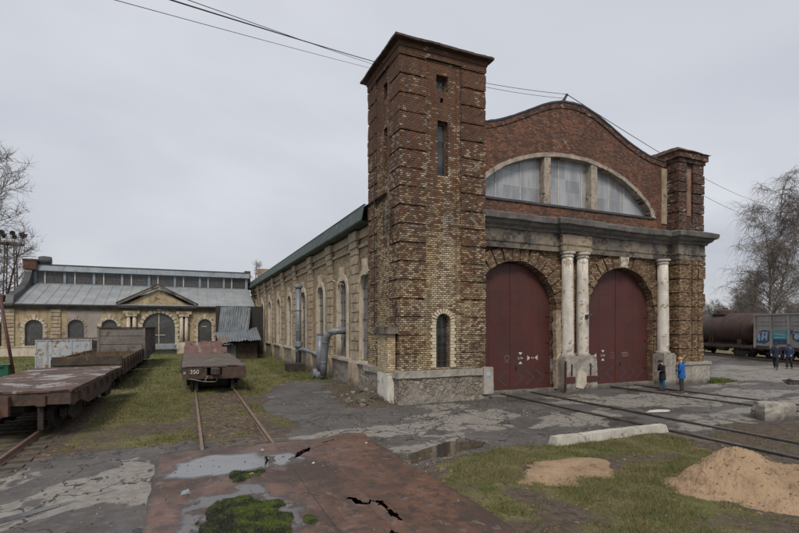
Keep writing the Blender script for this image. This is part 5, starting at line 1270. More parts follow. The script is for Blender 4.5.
def sandheap():
    c_, s__ = math.cos(R(-23.8)), math.sin(R(-23.8)); us = np.arange(-1.7, 3.2, .03); vs = np.arange(-1.6, 1.3, .03); U, V_ = np.meshgrid(us, vs); U, V_ = U.ravel(), V_.ravel()
    X = 9.35+c_*U-s__*V_; Y = 5.65+s__*U+c_*V_; P = np.stack([X, Y, X*0], 1); Z = np.full(X.shape, -.2); w = (fbm(P*1.1, 4, 3)-.5)
    for (u0, v0, ru, rv, h) in ((0,0,1.15,.9,.86),(1.1,-.15,1.7,1.05,.52),(2.3,-.1,1.5,1.0,.5),(-.6,-.1,.9,.75,.2),(.6,-.55,1.3,.8,.28)):
        r = np.sqrt(((U-u0)/ru)**2+((V_-v0)/rv)**2)+w*.45; Z = np.maximum(Z, h*(1-r)*(1-.18*np.exp(-(r/.18)**2)))
    a = np.clip((Z+.06)/.12, 0, 1); Z = np.maximum(Z, -.06)+a*((fbm(P*3, 4, 8)-.5)*.13+(fbm(P*11, 3, 9)-.5)*.075+(vnoise(P*32, 4)-.5)*.03)
    n, m = len(us), len(vs); zz = Z.reshape(m, n); b = MB(); b.v = np.stack([X, Y, Z+.0], 1).tolist()
    b.f = [(j*n+i, j*n+i+1, (j+1)*n+i+1, (j+1)*n+i) for j in range(m-1) for i in range(n-1) if zz[j:j+2, i:i+2].max() > -.04]
    single('sand_heap', b, M['sand'], 'large heap of orange-brown sand on the grass before the gates', 'sand heap', loc=(9.35,5.65,0))
sandheap()
heap(7.2, 7.75, 1.25, .85, .10, .03, 9, .6, nm='sand_patch', lab='low spread-out patch of sand in the grass left of the sand heap', cat='sand patch', rot=R(12))
heap(6.7, 18.2, .8, 1.4, .45, .05, 12, .8, mat='rubblem', nm='rubble_mound', lab='mound of dirt and rubble against the tower base', cat='rubble') if 'rubblem' in M else None
# ------------------------------------------------------------------ ground
soilL = [(-900,13.2),(-3.7,12.9),(-2.7,13.35),(-1.3,13.5),(.3,13.1),(2.0,13.1),(2.9,14.4),(2.75,18),(2.8,21.4),(3.7,24),(5.4,26.0),(7.4,24.6),(7.6,70),(7,900),(-900,900)]
soilR = [(4.28,9.16),(5.77,9.75),(8.3,9.75),(9.8,10.15),(12.2,9.9),(12.4,7),(12.5,-6),(2.3,-6),(2.3,7.2),(3.6,8.9)]
soilR2 = [(14.3,9.4),(16.3,9.0),(20,8.2),(30,6.5),(60,-6),(14.3,-6)]
soilT = [(24.9,16.1),(27.3,16.4),(27.2,17.6),(25,21),(24.8,18)]
soilF = [(40,46),(51.2,36),(46.6,22.5),(41,8),(34,-30),(900,-200),(900,900),(25.3,900),(25.3,58)]
soilS = [(-1.7,6.3),(-.5,6.9),(-.4,3),(-1.9,4)]
soilM = [(5.2,16.6),(7.3,15.9),(7.6,25),(6.2,23.4),(5.4,19)]
mudR = [(12.55,8.8),(14.1,8.6),(14.1,-6),(12.55,-6)]
pales = [[(-2.08,12.62),(-.96,12.39),(-.67,11.04),(-.55,9.28),(-1.34,9.36),(-1.8,8.89),(-2.5,8.72),(-2.87,10.03),(-2.39,10.34),(-2.0,11.07),(-1.5,11.71)],
 [(2.66,12.94),(3.74,13.41),(6.63,13.73),(10.14,14.3),(10.3,12.9),(8.34,12.14),(6.24,12.02),(5.67,11.74),(3.47,12.3)], [(12.8,14.75),(18.52,15.1),(20.01,13.32),(14.81,12.9)],
 [(-3.34,11.66),(-3.0,12.21),(-2.66,11.49),(-3.1,10.82)], [(9.3,11.3),(13.11,11.61),(13.39,12.72),(10.81,12.3)], [(-4.2,9.6),(-2.9,9.3),(-2.4,8.4),(-4,8)], [(14.5,12.8),(24,14.6),(26,12.6),(18,11.4)], [(27,18),(37,24),(41,20),(30,14.5)], [(20,11.2),(30,12.8),(34,10),(22,9.4)]]
pudl = [[(4.6,10.0),(5.2,10.45),(6.2,10.9),(7.0,10.5),(6.7,10.2),(5.9,9.95),(5.0,9.5),(4.5,9.5)], [(14.6,11.8),(15.1,12.05),(15.8,12.05),(16.0,11.75),(15.3,11.6)], [(28.5,14.6),(31,16.4),(32.2,15.6),(29.6,13.9)], [(-3.7,9.0),(-2.9,9.3),(-2.0,9.8),(-1.2,10.2),(-1.9,9.7),(-2.8,9.05)]]
def N2(X, Y, f, o=4, s=0): return fbm(np.stack([X*f, Y*f, X*0+s], 1), o, s)-.5
def masks(X, Y):
    w = N2(X, Y, .8, 5, 1)*1.5+N2(X, Y, 4, 3, 2)*.35
    soil = np.minimum.reduce([sdf(p, X, Y) for p in (soilL, soilR, soilR2, soilT, soilF, soilS, soilM, mudR)])+w*.8
    return soil
def grassy(X, Y):
    """0..1 how much grass grows"""
    g = .62+N2(X, Y, .45, 4, 40)*2.4
    inL = sdf(soilL, X, Y) < 0
    rail = np.abs(X-1.1) < 1.0
    g = np.where(inL & rail & (Y < 23), g*.45+N2(X, Y, 1.5, 3, 5)*1.6-.05, g)
    g = np.where(inL & (np.abs(X+4.28) < 1.5), .15, g)
    g = np.where(sdf(soilM, X, Y) < 0, g*.5, g)
    g = np.where(inL & ~rail & (Y > 22), np.maximum(g, .62), g)
    g = np.where(sdf(soilR, X, Y) < .2, .47+N2(X, Y, .9, 5, 41)*3.0+.15*sstep(4.5, 8, Y)-.3*sstep(9.5, 13, X)*sstep(8.6, 6.5, Y)-.3*sstep(9.0, 12, X), g)
    g = np.where(sdf(soilR2, X, Y) < .2, .45+N2(X, Y, .6, 5, 44)*2.4-.25*(Y < 7.2), g)
    g = np.where((sdf(soilF, X, Y) < 0), .6, g)
    g = np.where((X > 12.5) & (X < 14.2) & (Y < 9), .3, g)
    return np.clip(g, 0, 1)
def gz(X, Y):
    z = N2(X, Y, .35, 3, 8)*.10+N2(X, Y, 1.6, 3, 9)*.035
    s = masks(X, Y); z = z+np.where(s < 0, .02+N2(X, Y, 5, 3, 10)*.04, 0)*sstep(0, -.3, s)
    trk = (np.abs(X-1.1) < 1.3) & (Y < 24); z = np.where(trk, z*.6+.05, z)
    pd = np.minimum.reduce([sdf(p, X, Y) for p in pudl]); z = z-.03*sstep(.5, -.2, pd)
    gt = ((np.abs(X-13.25) < 1.3) | (np.abs(X-19.9) < 1.5)) & (Y < 18); z = np.where(gt, z*.25, z)
    far = sstep(60, 300, np.hypot(X, Y)); return z*(1-far)-.01
def axis(a, b, st, lo, hi):
    core = list(np.arange(a, b, st)); s = st; x = b; up = []
    while x < hi: up.append(x); s *= 1.12; x += s
    s = st; x = a-st; dn = []
    while x > lo: dn.append(x); s *= 1.12; x -= s
    return np.array([lo]+dn[::-1]+core+up+[hi])
gx = axis(-7, 22, .09, -1500, 1500); gy = axis(2.5, 24, .09, -300, 2500)
XX, YY = np.meshgrid(gx, gy); Xf, Yf = XX.ravel(), YY.ravel(); nx, ny = len(gx), len(gy)
S = masks(Xf, Yf); Zf = gz(Xf, Yf)
gr = grassy(Xf, Yf)*sstep(.05, -.15, S)
pl_ = np.minimum.reduce([sdf(p, Xf, Yf) for p in pales])+N2(Xf, Yf, 1.4, 5, 21)*1.1+N2(Xf, Yf, 8, 3, 22)*.12
cr = np.abs(N2(Xf, Yf, .75, 3, 60)); crk_ = sstep(.012, .022, cr)*sstep(.008, .016, np.abs(N2(Xf, Yf, 1.3, 3, 66)))
pale = sstep(.03, -.03, pl_)*(.25+.75*crk_)
gen = N2(Xf, Yf*2.2, .35, 5, 51); pale = np.maximum(pale, sstep(.11, .14, gen)*.8*(Yf > 9)*(Xf > 3)*crk_)
pdist = np.minimum.reduce([sdf(p, Xf, Yf) for p in pudl])
wet = np.clip(sstep(1.0, 0, pdist)+sstep(.0, .10, N2(Xf, Yf*1.8, .4, 4, 71))*.8, 0, 1)
# split
Sc = S.reshape(ny, nx); soilq = (Sc[:-1, :-1]+Sc[1:, 1:]+Sc[:-1, 1:]+Sc[1:, :-1]) < 0
def submesh(name, sel, mat, **kw):
    J, I = np.nonzero(sel); k = J*nx+I
    Q = np.stack([k, k+1, k+nx+1, k+nx], 1); u, inv = np.unique(Q, return_inverse=True); inv = inv.reshape(-1, 4)
    me = bpy.data.meshes.new(name); V = np.stack([Xf[u], Yf[u], Zf[u]], 1)
    me.vertices.add(len(u)); me.vertices.foreach_set('co', V.ravel()); me.loops.add(inv.size); me.loops.foreach_set('vertex_index', inv.ravel().astype(np.int32))
    me.polygons.add(len(inv)); me.polygons.foreach_set('loop_start', (np.arange(len(inv))*4).astype(np.int32)); me.polygons.foreach_set('use_smooth', np.ones(len(inv), bool)); me.update(calc_edges=True)
    for nm, a in (('grass', gr), ('pale', pale), ('wet', wet)):
        at = me.attributes.new(nm, 'FLOAT', 'POINT'); at.data.foreach_set('value', a[u].astype(np.float32))
    me.materials.append(mat); o = bpy.data.objects.new(name, me); COL.objects.link(o); return setp(o, **kw)
# soil material
N = NT('soil_and_turf'); p = N.pos(); at = N.n('Attribute', attribute_name='grass').outputs['Fac']
n1 = N.noise(p, .7, 6, .62); n2 = N.noise(p, 6, 6, .7); n3 = N.noise(p, 40, 3, .6)
dirt = N.mix(N.mr(n2, .35, .65), c3(.135,.105,.08), c3(.065,.052,.042)); dirt = N.mix(N.mr(n3, .6, .7, 0, .6), dirt, c3(.19,.155,.12)); dirt = N.mix(N.mr(N.noise(p, 2.2, 6, .7), .52, .62, 0, .6), dirt, c3(.135,.095,.062))
gcol = N.mix(N.mr(n1, .35, .62), c3(.14,.145,.05), c3(.20,.17,.085)); gcol = N.mix(N.mr(n2, .45, .65, 0, .6), gcol, c3(.08,.085,.034)); gcol = N.mix(N.mr(n3, .55, .72, 0, .6), gcol, c3(.17,.15,.085))
f = N.mr(N.m1('ADD', at, N.m1('MULTIPLY', N.m1('SUBTRACT', n2, .5), 1.1)), .35, .62)
col = N.mix(f, dirt, gcol)
M['soil'] = N.done(col, .95, N.bump(N.m1('ADD', n2, N.m1('MULTIPLY', n3, .5)), .9, .06), None, .2)
N = NT('wet_asphalt'); p = N.pos(); at = N.n('Attribute', attribute_name='pale').outputs['Fac']; aw = N.n('Attribute', attribute_name='wet').outputs['Fac']
n1 = N.noise(p, .6, 6, .65); n2 = N.noise(p, 5, 6, .7); n3 = N.noise(p, 55, 3, .6)
base = N.mix(N.mr(n1, .35, .65), c3(.108,.098,.092), c3(.064,.058,.055)); base = N.mix(N.mr(n2, .5, .65, 0, .8), base, c3(.14,.125,.112)); base = N.mix(N.mr(n3, .55, .72, 0, .6), base, c3(.12,.11,.10))
pc = N.mix(N.mr(n2, .35, .65), c3(.27,.245,.22), c3(.185,.168,.15)); pc = N.mix(N.mr(n3, .55, .7, 0, .4), pc, c3(.10,.09,.08))
f = N.mr(N.m1('ADD', at, N.m1('MULTIPLY', N.m1('SUBTRACT', n2, .5), 1.6)), .25, .8)
col = N.mix(f, base, pc)
v = N.sc(p, (1,1,1)); crv = N.mr(N.vor(N.n('VectorMath', {0: p, 1: N.sc(N.noise(p, 1.5, 4, col=True), 1.2)}, operation='ADD').outputs[0], .55, 'DISTANCE_TO_EDGE'), .004, .016)
col = N.mix(crv, c3(.028,.025,.022), col)
wetf = N.m1('MULTIPLY', aw, N.mr(n1, .4, .6)); wetf = N.m1('MULTIPLY', wetf, N.m1('SUBTRACT', 1., N.m1('MULTIPLY', f, .5)))
rgh = N.mr(wetf, .15, .8, .75, .22)
M['asph'] = N.done(col, rgh, N.bump(N.m1('ADD', N.m1('MULTIPLY', n2, .6), N.m1('ADD', N.m1('MULTIPLY', n3, .5), N.m1('MULTIPLY', crv, .5))), .55, .03), None, .4)
submesh('ground', soilq, M['soil'], label='grass and bare soil of the yard', kind='structure')
submesh('asphalt_yard', ~soilq, M['asph'], label='wet patched asphalt with pale concrete areas', kind='structure')
N = NT('standing_water'); p = N.pos(); M['water'] = N.done(c3(.05,.042,.034), .07, N.bump(N.noise(p, 3, 2), .03, .01), None, .6)
for q, lb in zip(pudl, ('dark reflecting puddle beside the grass edge in the yard', 'XX', 'shallow puddle on the wet road near the train', 'thin runnel of water on the asphalt left of the foreground deck')):
    cx_, cy_ = np.mean([a[0] for a in q]), np.mean([a[1] for a in q]); b = MB(); pts = []
    for i in range(len(q)):
        a, c = q[i], q[(i+1) % len(q)]
        for k in range(6): u = k/6; pts.append(((a[0]*(1-u)+c[0]*u-cx_)*1.08+cx_, (a[1]*(1-u)+c[1]*u-cy_)*1.08+cy_))
    zz = float(gz(np.array([cx_]), np.array([cy_]))[0])+.012; b.add([(x, y, zz) for x, y in pts], [tuple(range(len(pts)))])
    if lb == 'XX': single('lime_spill', b, M['whitepaint'], 'small flat white lime spill on the asphalt before the right gate', 'spill'); continue
    single('puddle', b, M['water'], lb, kind='structure')

# ------------------------------------------------------------------ grass blades, leaves, stones
def blades(name, lab, region, n, h0, h1, w, seed, mat, thr=.33, dens=None):
    rg = np.random.default_rng(seed); xa, xb, ya, yb = region
    X = rg.uniform(xa, xb, n*3); Y = rg.uniform(ya, yb, n*3)
    g = grassy(X, Y)*sstep(.02, -.1, masks(X, Y)); fine = N2(X, Y, 3.0, 4, 90)
    keep = rg.uniform(0, 1, len(X)) < np.clip((g-thr)*2.2+fine*1.8, .015*(g > .05), 1)
    keep &= ~((np.abs(X-13.25) < .95) & (Y > 8.8)) ; keep &= (sdf([(x0,-5),(x1,-5),(x1,y1),(x0,y1)], X, Y) > .05) if False else True
    X, Y = X[keep][:n], Y[keep][:n]; m = len(X); Z = gz(X, Y)-.005
    cl = .6+1.0*np.clip(N2(X, Y, 2.2, 3, 33)*2+.4, 0, 1.2)
    h = rg.uniform(h0, h1, m)*cl; a = rg.uniform(0, 2*math.pi, m); ww = w*rg.uniform(.6, 1.4, m); bend = rg.normal(0, .5, (m, 2))*h[:, None]
    V = np.zeros((m, 3, 3)); V[:, 0] = np.stack([X-np.cos(a)*ww, Y-np.sin(a)*ww, Z], 1); V[:, 1] = np.stack([X+np.cos(a)*ww, Y+np.sin(a)*ww, Z], 1); V[:, 2] = np.stack([X+bend[:, 0], Y+bend[:, 1], Z+h], 1)
    me = bpy.data.meshes.new(name); me.vertices.add(m*3); me.vertices.foreach_set('co', V.ravel()); me.loops.add(m*3); me.loops.foreach_set('vertex_index', np.arange(m*3, dtype=np.int32)); me.polygons.add(m); me.polygons.foreach_set('loop_start', np.arange(m, dtype=np.int32)*3); me.update(calc_edges=True)
    me.materials.append(mat); o = bpy.data.objects.new(name, me); COL.objects.link(o); return setp(o, lab, 'grass', kind='stuff')
def blademat(name, cols):
    N = NT(name); r = N.n('NewGeometry').outputs['Random Per Island']; k = len(cols)-1; r = N.m1('ADD', N.m1('MULTIPLY', r, .6), N.mr(N.noise(N.pos(), .55, 4, .6), .35, .65, 0, .4))
    return N.done(N.ramp(r, [(i/k, c) for i, c in enumerate(cols)]), .8, None, None, .2)
M['gA'] = blademat('olive_grass', [c3(.07,.10,.025), c3(.10,.135,.035), c3(.075,.09,.03), c3(.14,.15,.055), c3(.19,.17,.08), c3(.16,.125,.07), c3(.27,.22,.13)])
M['gB'] = blademat('lawn_grass', [c3(.06,.095,.022), c3(.09,.13,.03), c3(.075,.10,.03), c3(.14,.155,.05), c3(.20,.18,.085)])
blades('grass', 'rough short olive grass round the sand on the right of the foreground deck', (2.5, 12.5, 2.5, 10.4), 85000, .02, .075, .0045, 1, M['gA'], .36)
blades('grass', 'strip of grass and weeds beyond the rails at the right edge', (12.5, 24, 4, 9.6), 26000, .03, .09, .007, 2, M['gA'])
blades('grass', 'olive grass between the left track and the asphalt in the left foreground', (-9, 3.4, 12.8, 24), 70000, .02, .07, .008, 3, M['gA'], .4)
blades('grass', 'green lawn stretching back to the ochre hall', (-24, 7.3, 24, 56.5), 80000, .03, .09, .02, 4, M['gB'], .3)
blades('grass', 'grass tuft growing at the foot of the right pier', (24.5, 28, 15.5, 21), 6000, .06, .18, .012, 5, M['gB'], .1)
blades('grass', 'weeds on the dirt at the foot of the side wall and tower', (5, 7.5, 15.8, 40), 9000, .05, .16, .01, 6, M['gA'], .2)
def scatter(name, lab, n, regs, s0, s1, mat, seed, flat=.7, kindc='stones'):
    rg = random.Random(seed); b = MB()
    for i in range(n):
        xa, xb, ya, yb = rg.choice(regs); x, y = rg.uniform(xa, xb), rg.uniform(ya, yb); s = rg.uniform(s0, s1)*rg.choice([.6, .8, 1, 1.6]); b._p = 0
        q = [(x+a*s*rg.uniform(.6,1.4), y+c*s*rg.uniform(.6,1.4), e*s*2*flat*rg.uniform(.6,1.2)) for e in (0,1) for a, c in ((-1,-1),(1,-1),(1,1),(-1,1))]; b.hexa(q)
    P = np.array(b.v); c = P.reshape(-1, 8, 3).mean(1); z = gz(c[:, 0], c[:, 1]); P[:, 2] += np.repeat(z, 8); b.v = P.tolist()
    return single(name, b, mat, lab, kindc, kind='stuff', loc=(0,0,0))
M['peb'] = blademat('mixed_pebbles', [c3(.22,.20,.175), c3(.13,.115,.10), c3(.07,.06,.05), c3(.34,.31,.27), c3(.10,.08,.065)])
M['straw'] = blademat('dry_straw', [c3(.30,.24,.14), c3(.20,.15,.09), c3(.14,.13,.06), c3(.36,.30,.19)])
blades('dry_weeds', 'dry straw stalks and taller weeds among the grass by the sand', (2.5, 12.5, 2.5, 10.3), 9000, .07, .17, .003, 12, M['straw'], .5)
blades('dry_weeds', 'dry stalks scattered over the lawn by the centre track', (-9, 7.4, 13, 34), 12000, .07, .18, .006, 13, M['straw'], .5)
M['leaf'] = blademat('fallen_leaves', [c3(.22,.13,.06), c3(.13,.08,.045), c3(.28,.19,.10), c3(.08,.055,.035)])
scatter('pebbles', 'pale pebbles strewn along the puddle shore at the grass edge', 800, [(4.3,8.5,9.2,10.6),(3.2,5.5,8.3,9.6),(6,12,9.6,10.6)], .004, .012, M['peb'], 1)
scatter('gravel', 'gravel and crumbs lying on the asphalt before the tower', 2200, [(4,12,10.5,16),(8.5,11.5,12.5,16.2),(-6,-.6,8,13.2),(12,26,9.5,16.5),(3,7,13,20)], .004, .013, M['peb'], 2)
M['leaf0'] = blademat('earth_crumbs', [c3(.16,.12,.09), c3(.09,.07,.05), c3(.24,.19,.14), c3(.06,.048,.038)])
scatter('soil_crumbs', 'earth crumbs and stones on the bare patches of the right grass', 1500, [(2.6,12.4,3,10),(12.6,22,4,9.5)], .005, .014, M['leaf0'], 31)
scatter('fallen_leaves', 'brown leaves lying in the grass', 3400, [(2.6,12.4,3,10),(-6,3,13,22),(0.2,2.1,8,22)], .012, .028, M['leaf'], 3, .12, 'leaves')
scatter('rubble', 'brick and plaster rubble heaped on the dirt mound at the tower base', 110, [(5.6,7.2,16.6,20)], .02, .055, M['peb'], 4)
# rubble must sit on the mound
o = bpy.data.objects.get('rubble')
if o:
    V = np.zeros(len(o.data.vertices)*3); o.data.vertices.foreach_get('co', V); V = V.reshape(-1, 3); c = V.reshape(-1, 8, 3).mean(1)
    r = np.sqrt(((c[:,0]-6.7)/.8)**2+((c[:,1]-18.2)/1.4)**2); V[:, 2] += np.repeat(.4*np.clip(1-r, 0, 1)**.8, 8); o.data.vertices.foreach_set('co', V.ravel()); o.data.update()
# ballast dirt clods on the centre track
scatter('dirt_clods', 'dark clods and chips between the rails of the centre track', 700, [(.35,1.85,8,22)], .008, .022, blademat('clods', [c3(.05,.04,.03), c3(.10,.075,.055), c3(.17,.13,.10), c3(.07,.05,.04)]), 8)

# ------------------------------------------------------------------ trees
def bare_tree(seed, H, lean=(0,0), r0=.2, nb=26, start=.18, up=.8, l1=.34, sub=5, twigs=6, droop=0., tl=1.2, tr=.012, fork=1):
    rg = random.Random(seed); tk, cr_ = MB(), MB()
    def wob(p, d, L, r, n, nse, dr, mb, sides):
        pts = [p.copy()]; rs = [r]; q = p.copy(); dd = d.copy()
        for i in range(n):
            dd = (dd+Vector((rg.gauss(0, nse), rg.gauss(0, nse), rg.gauss(0, nse*.6)-dr*(i+1)/n))).normalized(); q = q+dd*L/n; pts.append(q.copy()); rs.append(r*(1-.85*(i+1)/n)+.002)
        mb.tube(pts, rs, sides, cap=False); return pts
    for fk in range(fork):
        base = Vector((rg.uniform(-.3, .3)*fk, rg.uniform(-.3, .3)*fk, -.2)); d = Vector((lean[0]+rg.uniform(-.12, .12)*fk, lean[1]+rg.uniform(-.12, .12)*fk, 1)).normalized()
        h = H*(1-.12*fk); tp = wob(base, d, h, r0*(1-.2*fk), 14, .035, 0, tk, 9)
        for k in range(nb):
            u = start+(1-start)*(k+rg.random())/nb*.97; i = min(13, int(u*14)); f = u*14-i; p = tp[i].lerp(tp[i+1], f)
            a = rg.uniform(0, 6.283); e = up*rg.uniform(.7, 1.3); dv = Vector((math.cos(a), math.sin(a), e)).normalized()
            L = h*l1*(1-u*.62)*rg.uniform(.7, 1.2); bp = wob(p, dv, L, r0*.30*(1-u*.6), 7, .12, droop*.35, cr_, 5)
            for s in range(sub):
                v = .25+.75*(s+rg.random())/sub; j = min(6, int(v*7)); p2 = bp[j].lerp(bp[j+1], v*7-j)
                d2 = (dv*.5+Vector((rg.gauss(0, .6), rg.gauss(0, .6), rg.gauss(.15, .4)))).normalized(); sp = wob(p2, d2, L*.45*rg.uniform(.6, 1.2), r0*.10, 5, .16, droop*.8, cr_, 4)
                for t_ in range(twigs):
                    w_ = (t_+rg.random())/twigs; j = min(4, int(w_*5)); p3 = sp[j].lerp(sp[j+1], w_*5-j)
                    d3 = (d2*.4+Vector((rg.gauss(0, .6), rg.gauss(0, .6), rg.gauss(0 if droop else .3, .4)))).normalized(); wob(p3, d3, tl*rg.uniform(.5, 1.3), tr, 4, .15, droop*1.6, cr_, 3)
    return tk, cr_
def plant_tree(name, lab, cat, loc, tk, cr_, mt, mc, group=None, rz=0, sc_=1):
    t = thing(name, lab, cat, loc, rz, group); ROOT[t.name] = None; part(t, 'trunk', tk, mt, smooth=True); part(t, 'crown', cr_, mc); t.scale = (sc_, sc_, sc_); return t
tk, cr_ = bare_tree(3, 21.5, r0=.27, nb=34, start=.16, up=1.25, l1=.36, sub=8, twigs=9, droop=.62, tl=2.1, tr=.015, fork=2)
plant_tree('birch_tree', 'tall leafless birch with pale trunk and drooping twigs rising behind the graffitied wagon', 'tree', (65.3, 35.5, 0), tk, cr_, M['birch'], M['twig'], sc_=.93)
tk, cr_ = bare_tree(8, 19, r0=.2, nb=28, start=.15, up=1.2, l1=.34, sub=7, twigs=9, droop=.42, tl=1.9, tr=.012)
plant_tree('birch_tree', 'slimmer leafless birch just left of the tall birch by the train', 'tree', (68.3, 37.2, 0), tk, cr_, M['birch'], M['twig'])
tk, cr_ = bare_tree(12, 12, r0=.18, nb=26, start=.1, up=.95, l1=.36, sub=6, twigs=8, tl=1.0, tr=.016, fork=3)
t0 = plant_tree('bare_tree', 'bushy leafless tree behind the tank wagon', 'tree', (86, 50, 0), tk, cr_, M['bark'], M['twig'])
spots = [(88, 66, .8, 'leafless tree further back left of the birches'), (74, 29, .75, 'low leafless tree behind the birches at the right edge'), (93, 55, .85, 'round leafless tree between the birches and the tank wagon dome'), (70, 24, .7, 'small leafless tree at the far right behind the wagons'), (95, 44, 1.0, 'leafless tree hidden behind the birch twigs')]
for i, (x, y, s, lb) in enumerate(spots):
    o = dup(t0); o.location = (x, y, 0); o.rotation_euler = (0, 0, i*1.3+.5); o.scale = (s, s, s*.95); o['label'] = lb
rg = random.Random(4)
for i in range(34):
    x = 70+i*3.3+rg.uniform(-2, 2); 
    r = rg.uniform(.60, .88); d = rg.uniform(120, 200); X = d*(r*.915+.4035); Y = d*(.915-r*.4035)
    o = dup(t0); o.location = (X, Y, -.5); s = rg.uniform(.55, .95); o.scale = (s, s, s); o.rotation_euler = (0, 0, rg.uniform(0, 6.28)); o['label'] = 'tiny leafless tree in the far belt of trees on the right horizon'; o['group'] = 'far belt of leafless trees'
tk, cr_ = bare_tree(21, 26, r0=.36, nb=40, start=.2, up=.75, l1=.36, sub=8, twigs=9, tl=1.5, tr=.017)
plant_tree('bare_tree', 'large leafless tree reaching in from the left edge', 'tree', (-24.6, 78, 0), tk, cr_, M['bark'], M['twig'])
tk, cr_ = bare_tree(27, 14, r0=.2, nb=24, start=.12, up=.9, l1=.36, sub=6, twigs=8, tl=1.1, tr=.014, fork=2)
plant_tree('bare_tree', 'smaller leafless tree in front of the floodlight mast', 'tree', (-20.5, 71, 0), tk, cr_, M['bark'], M['twig'])
tk, cr_ = bare_tree(31, 12.8, r0=.14, nb=20, start=.4, up=.9, l1=.2, sub=5, twigs=7, tl=.6, tr=.014)
plant_tree('bare_tree', 'small leafless treetop showing above the roof corner where the two buildings meet', 'tree', (8.9, 76, 0), tk, cr_, M['bark'], M['twig'])

# ------------------------------------------------------------------ floodlight mast
t = thing('floodlight_mast', 'steel lattice mast with a railed ring of floodlights at the left edge', 'mast', (-20.4, 75, 0))
b = MB(); H_ = 13.2; cxm, cym = -20.4, 75
def cor(k, z): s = .75-.3*z/H_; return (cxm+s*(1 if k in (1, 2) else -1), cym+s*(1 if k > 1 else -1), z)
for k in range(4): b.bar(cor(k, -.1), cor(k, H_), .11)
n = 11
for i in range(n):
    z0_, z1_ = H_*i/n, H_*(i+1)/n
    for k in range(4): b.bar(cor(k, z0_), cor((k+1) % 4, z1_), .05); b.bar(cor(k, z1_), cor((k+1) % 4, z1_), .05)
part(t, 'lattice', b, M['rustdk'])
b = MB(); b.lathe([(.001,H_),(1.45,H_),(1.45,H_+.12),(.001,H_+.12)], (cxm, cym, 0), n=12)
for k in range(12): a = k*math.pi/6; b.bar((cxm+1.4*math.cos(a), cym+1.4*math.sin(a), H_), (cxm+1.4*math.cos(a), cym+1.4*math.sin(a), H_+1.1), .05)
for z in (.55, 1.1):
    for k in range(12): a, c = k*math.pi/6, (k+1)*math.pi/6; b.bar((cxm+1.4*math.cos(a), cym+1.4*math.sin(a), H_+z), (cxm+1.4*math.cos(c), cym+1.4*math.sin(c), H_+z), .05)
part(t, 'platform', b, M['rustdk'])
for k in range(9):
    a = k*2*math.pi/9+.2; x, y = cxm+1.35*math.cos(a), cym+1.35*math.sin(a); ca, sa = math.cos(a), math.sin(a); b = MB(); b.tube([(x-ca*.2, y-sa*.2, H_+1.35), (x, y, H_+1.3), (x+ca*.28, y+sa*.28, H_+1.22)], [.1, .2, .3], 10); b.bar((x, y, H_+1.0), (x, y, H_+1.3), .05); part(t, 'floodlight', b, M['under'])

# ------------------------------------------------------------------ wires
t = thing('wire_bracket', 'small dark leaning bracket holding the wires on the crest of the gable', 'bracket', (16.2, 17.6, 13.45))
b = MB(); b.tube([(16.05,17.6,13.4),(16.25,17.6,13.65),(16.42,17.6,13.92)], [.1,.07,.055], 8); b.hexa([(15.9,17.5,13.4),(16.35,17.5,13.4),(16.35,17.7,13.4),(15.9,17.7,13.4),(16.05,17.55,13.56),(16.2,17.55,13.56),(16.2,17.65,13.56),(16.05,17.65,13.56)]); part(t, 'bracket_arm', b, M['blackpaint'])
b = MB(); b.lathe([(.001,-.05),(.07,-.04),(.07,.03),(.001,.06)], (16.42,17.6,13.92), n=10); part(t, 'insulator', b, M['blackpaint'])
def wire(lab, A, B, sag, r=.012):
    A, B = Vector(A), Vector(B); b = MB(); n = 24; b.tube([A.lerp(B, i/n)-Vector((0, 0, sag*4*(i/n)*(1-i/n))) for i in range(n+1)], r, 5)
    return single('overhead_wire', b, M['wire'], lab, 'wire', loc=tuple(A))
def ext(A, B, k): A, B = Vector(A), Vector(B); return A+(B-A)*k
w1 = (7.25, 18.88, 13.95); w2 = (7.25, 18.08, 13.6); w3 = (7.2, 18.5, 13.55)
wire('lowest thin overhead wire running from the tower out of the upper left of the picture', w3, ext(w3, (-1.04, 9, 8.3+.1), 2.6), .12, .006)
wire('uppermost overhead wire from the tower out of the top left of the picture', w1, ext(w1, (.0, 9, 8.6+.1), 2.6), .12, .007)
wire('thick middle overhead cable from the tower out of the top left of the picture', w2, ext(w2, (-.17, 9, 8.54+.1), 2.6), .14, .013)
wire('upper of the two wires between the tower and the gable crest', (11.25, 18.0, 13.75), (16.42, 17.6, 13.95), .06, .011)
wire('lower of the two wires between the tower and the gable crest', (11.25, 18.0, 13.6), (16.2, 17.6, 13.72), .08, .009)
wire('upper wire crossing the sky from the gable crest to the birches', (16.42, 17.6, 13.95), ext((16.42,17.6,13.95), (78.2, 45, 23.1), 1.5), 1.2, .018)
wire('lower wire crossing the sky from the gable crest to the birches', (16.2, 17.7, 13.6), ext((16.2,17.7,13.6), (77.3, 45, 21.0), 1.5), 1.6, .018)

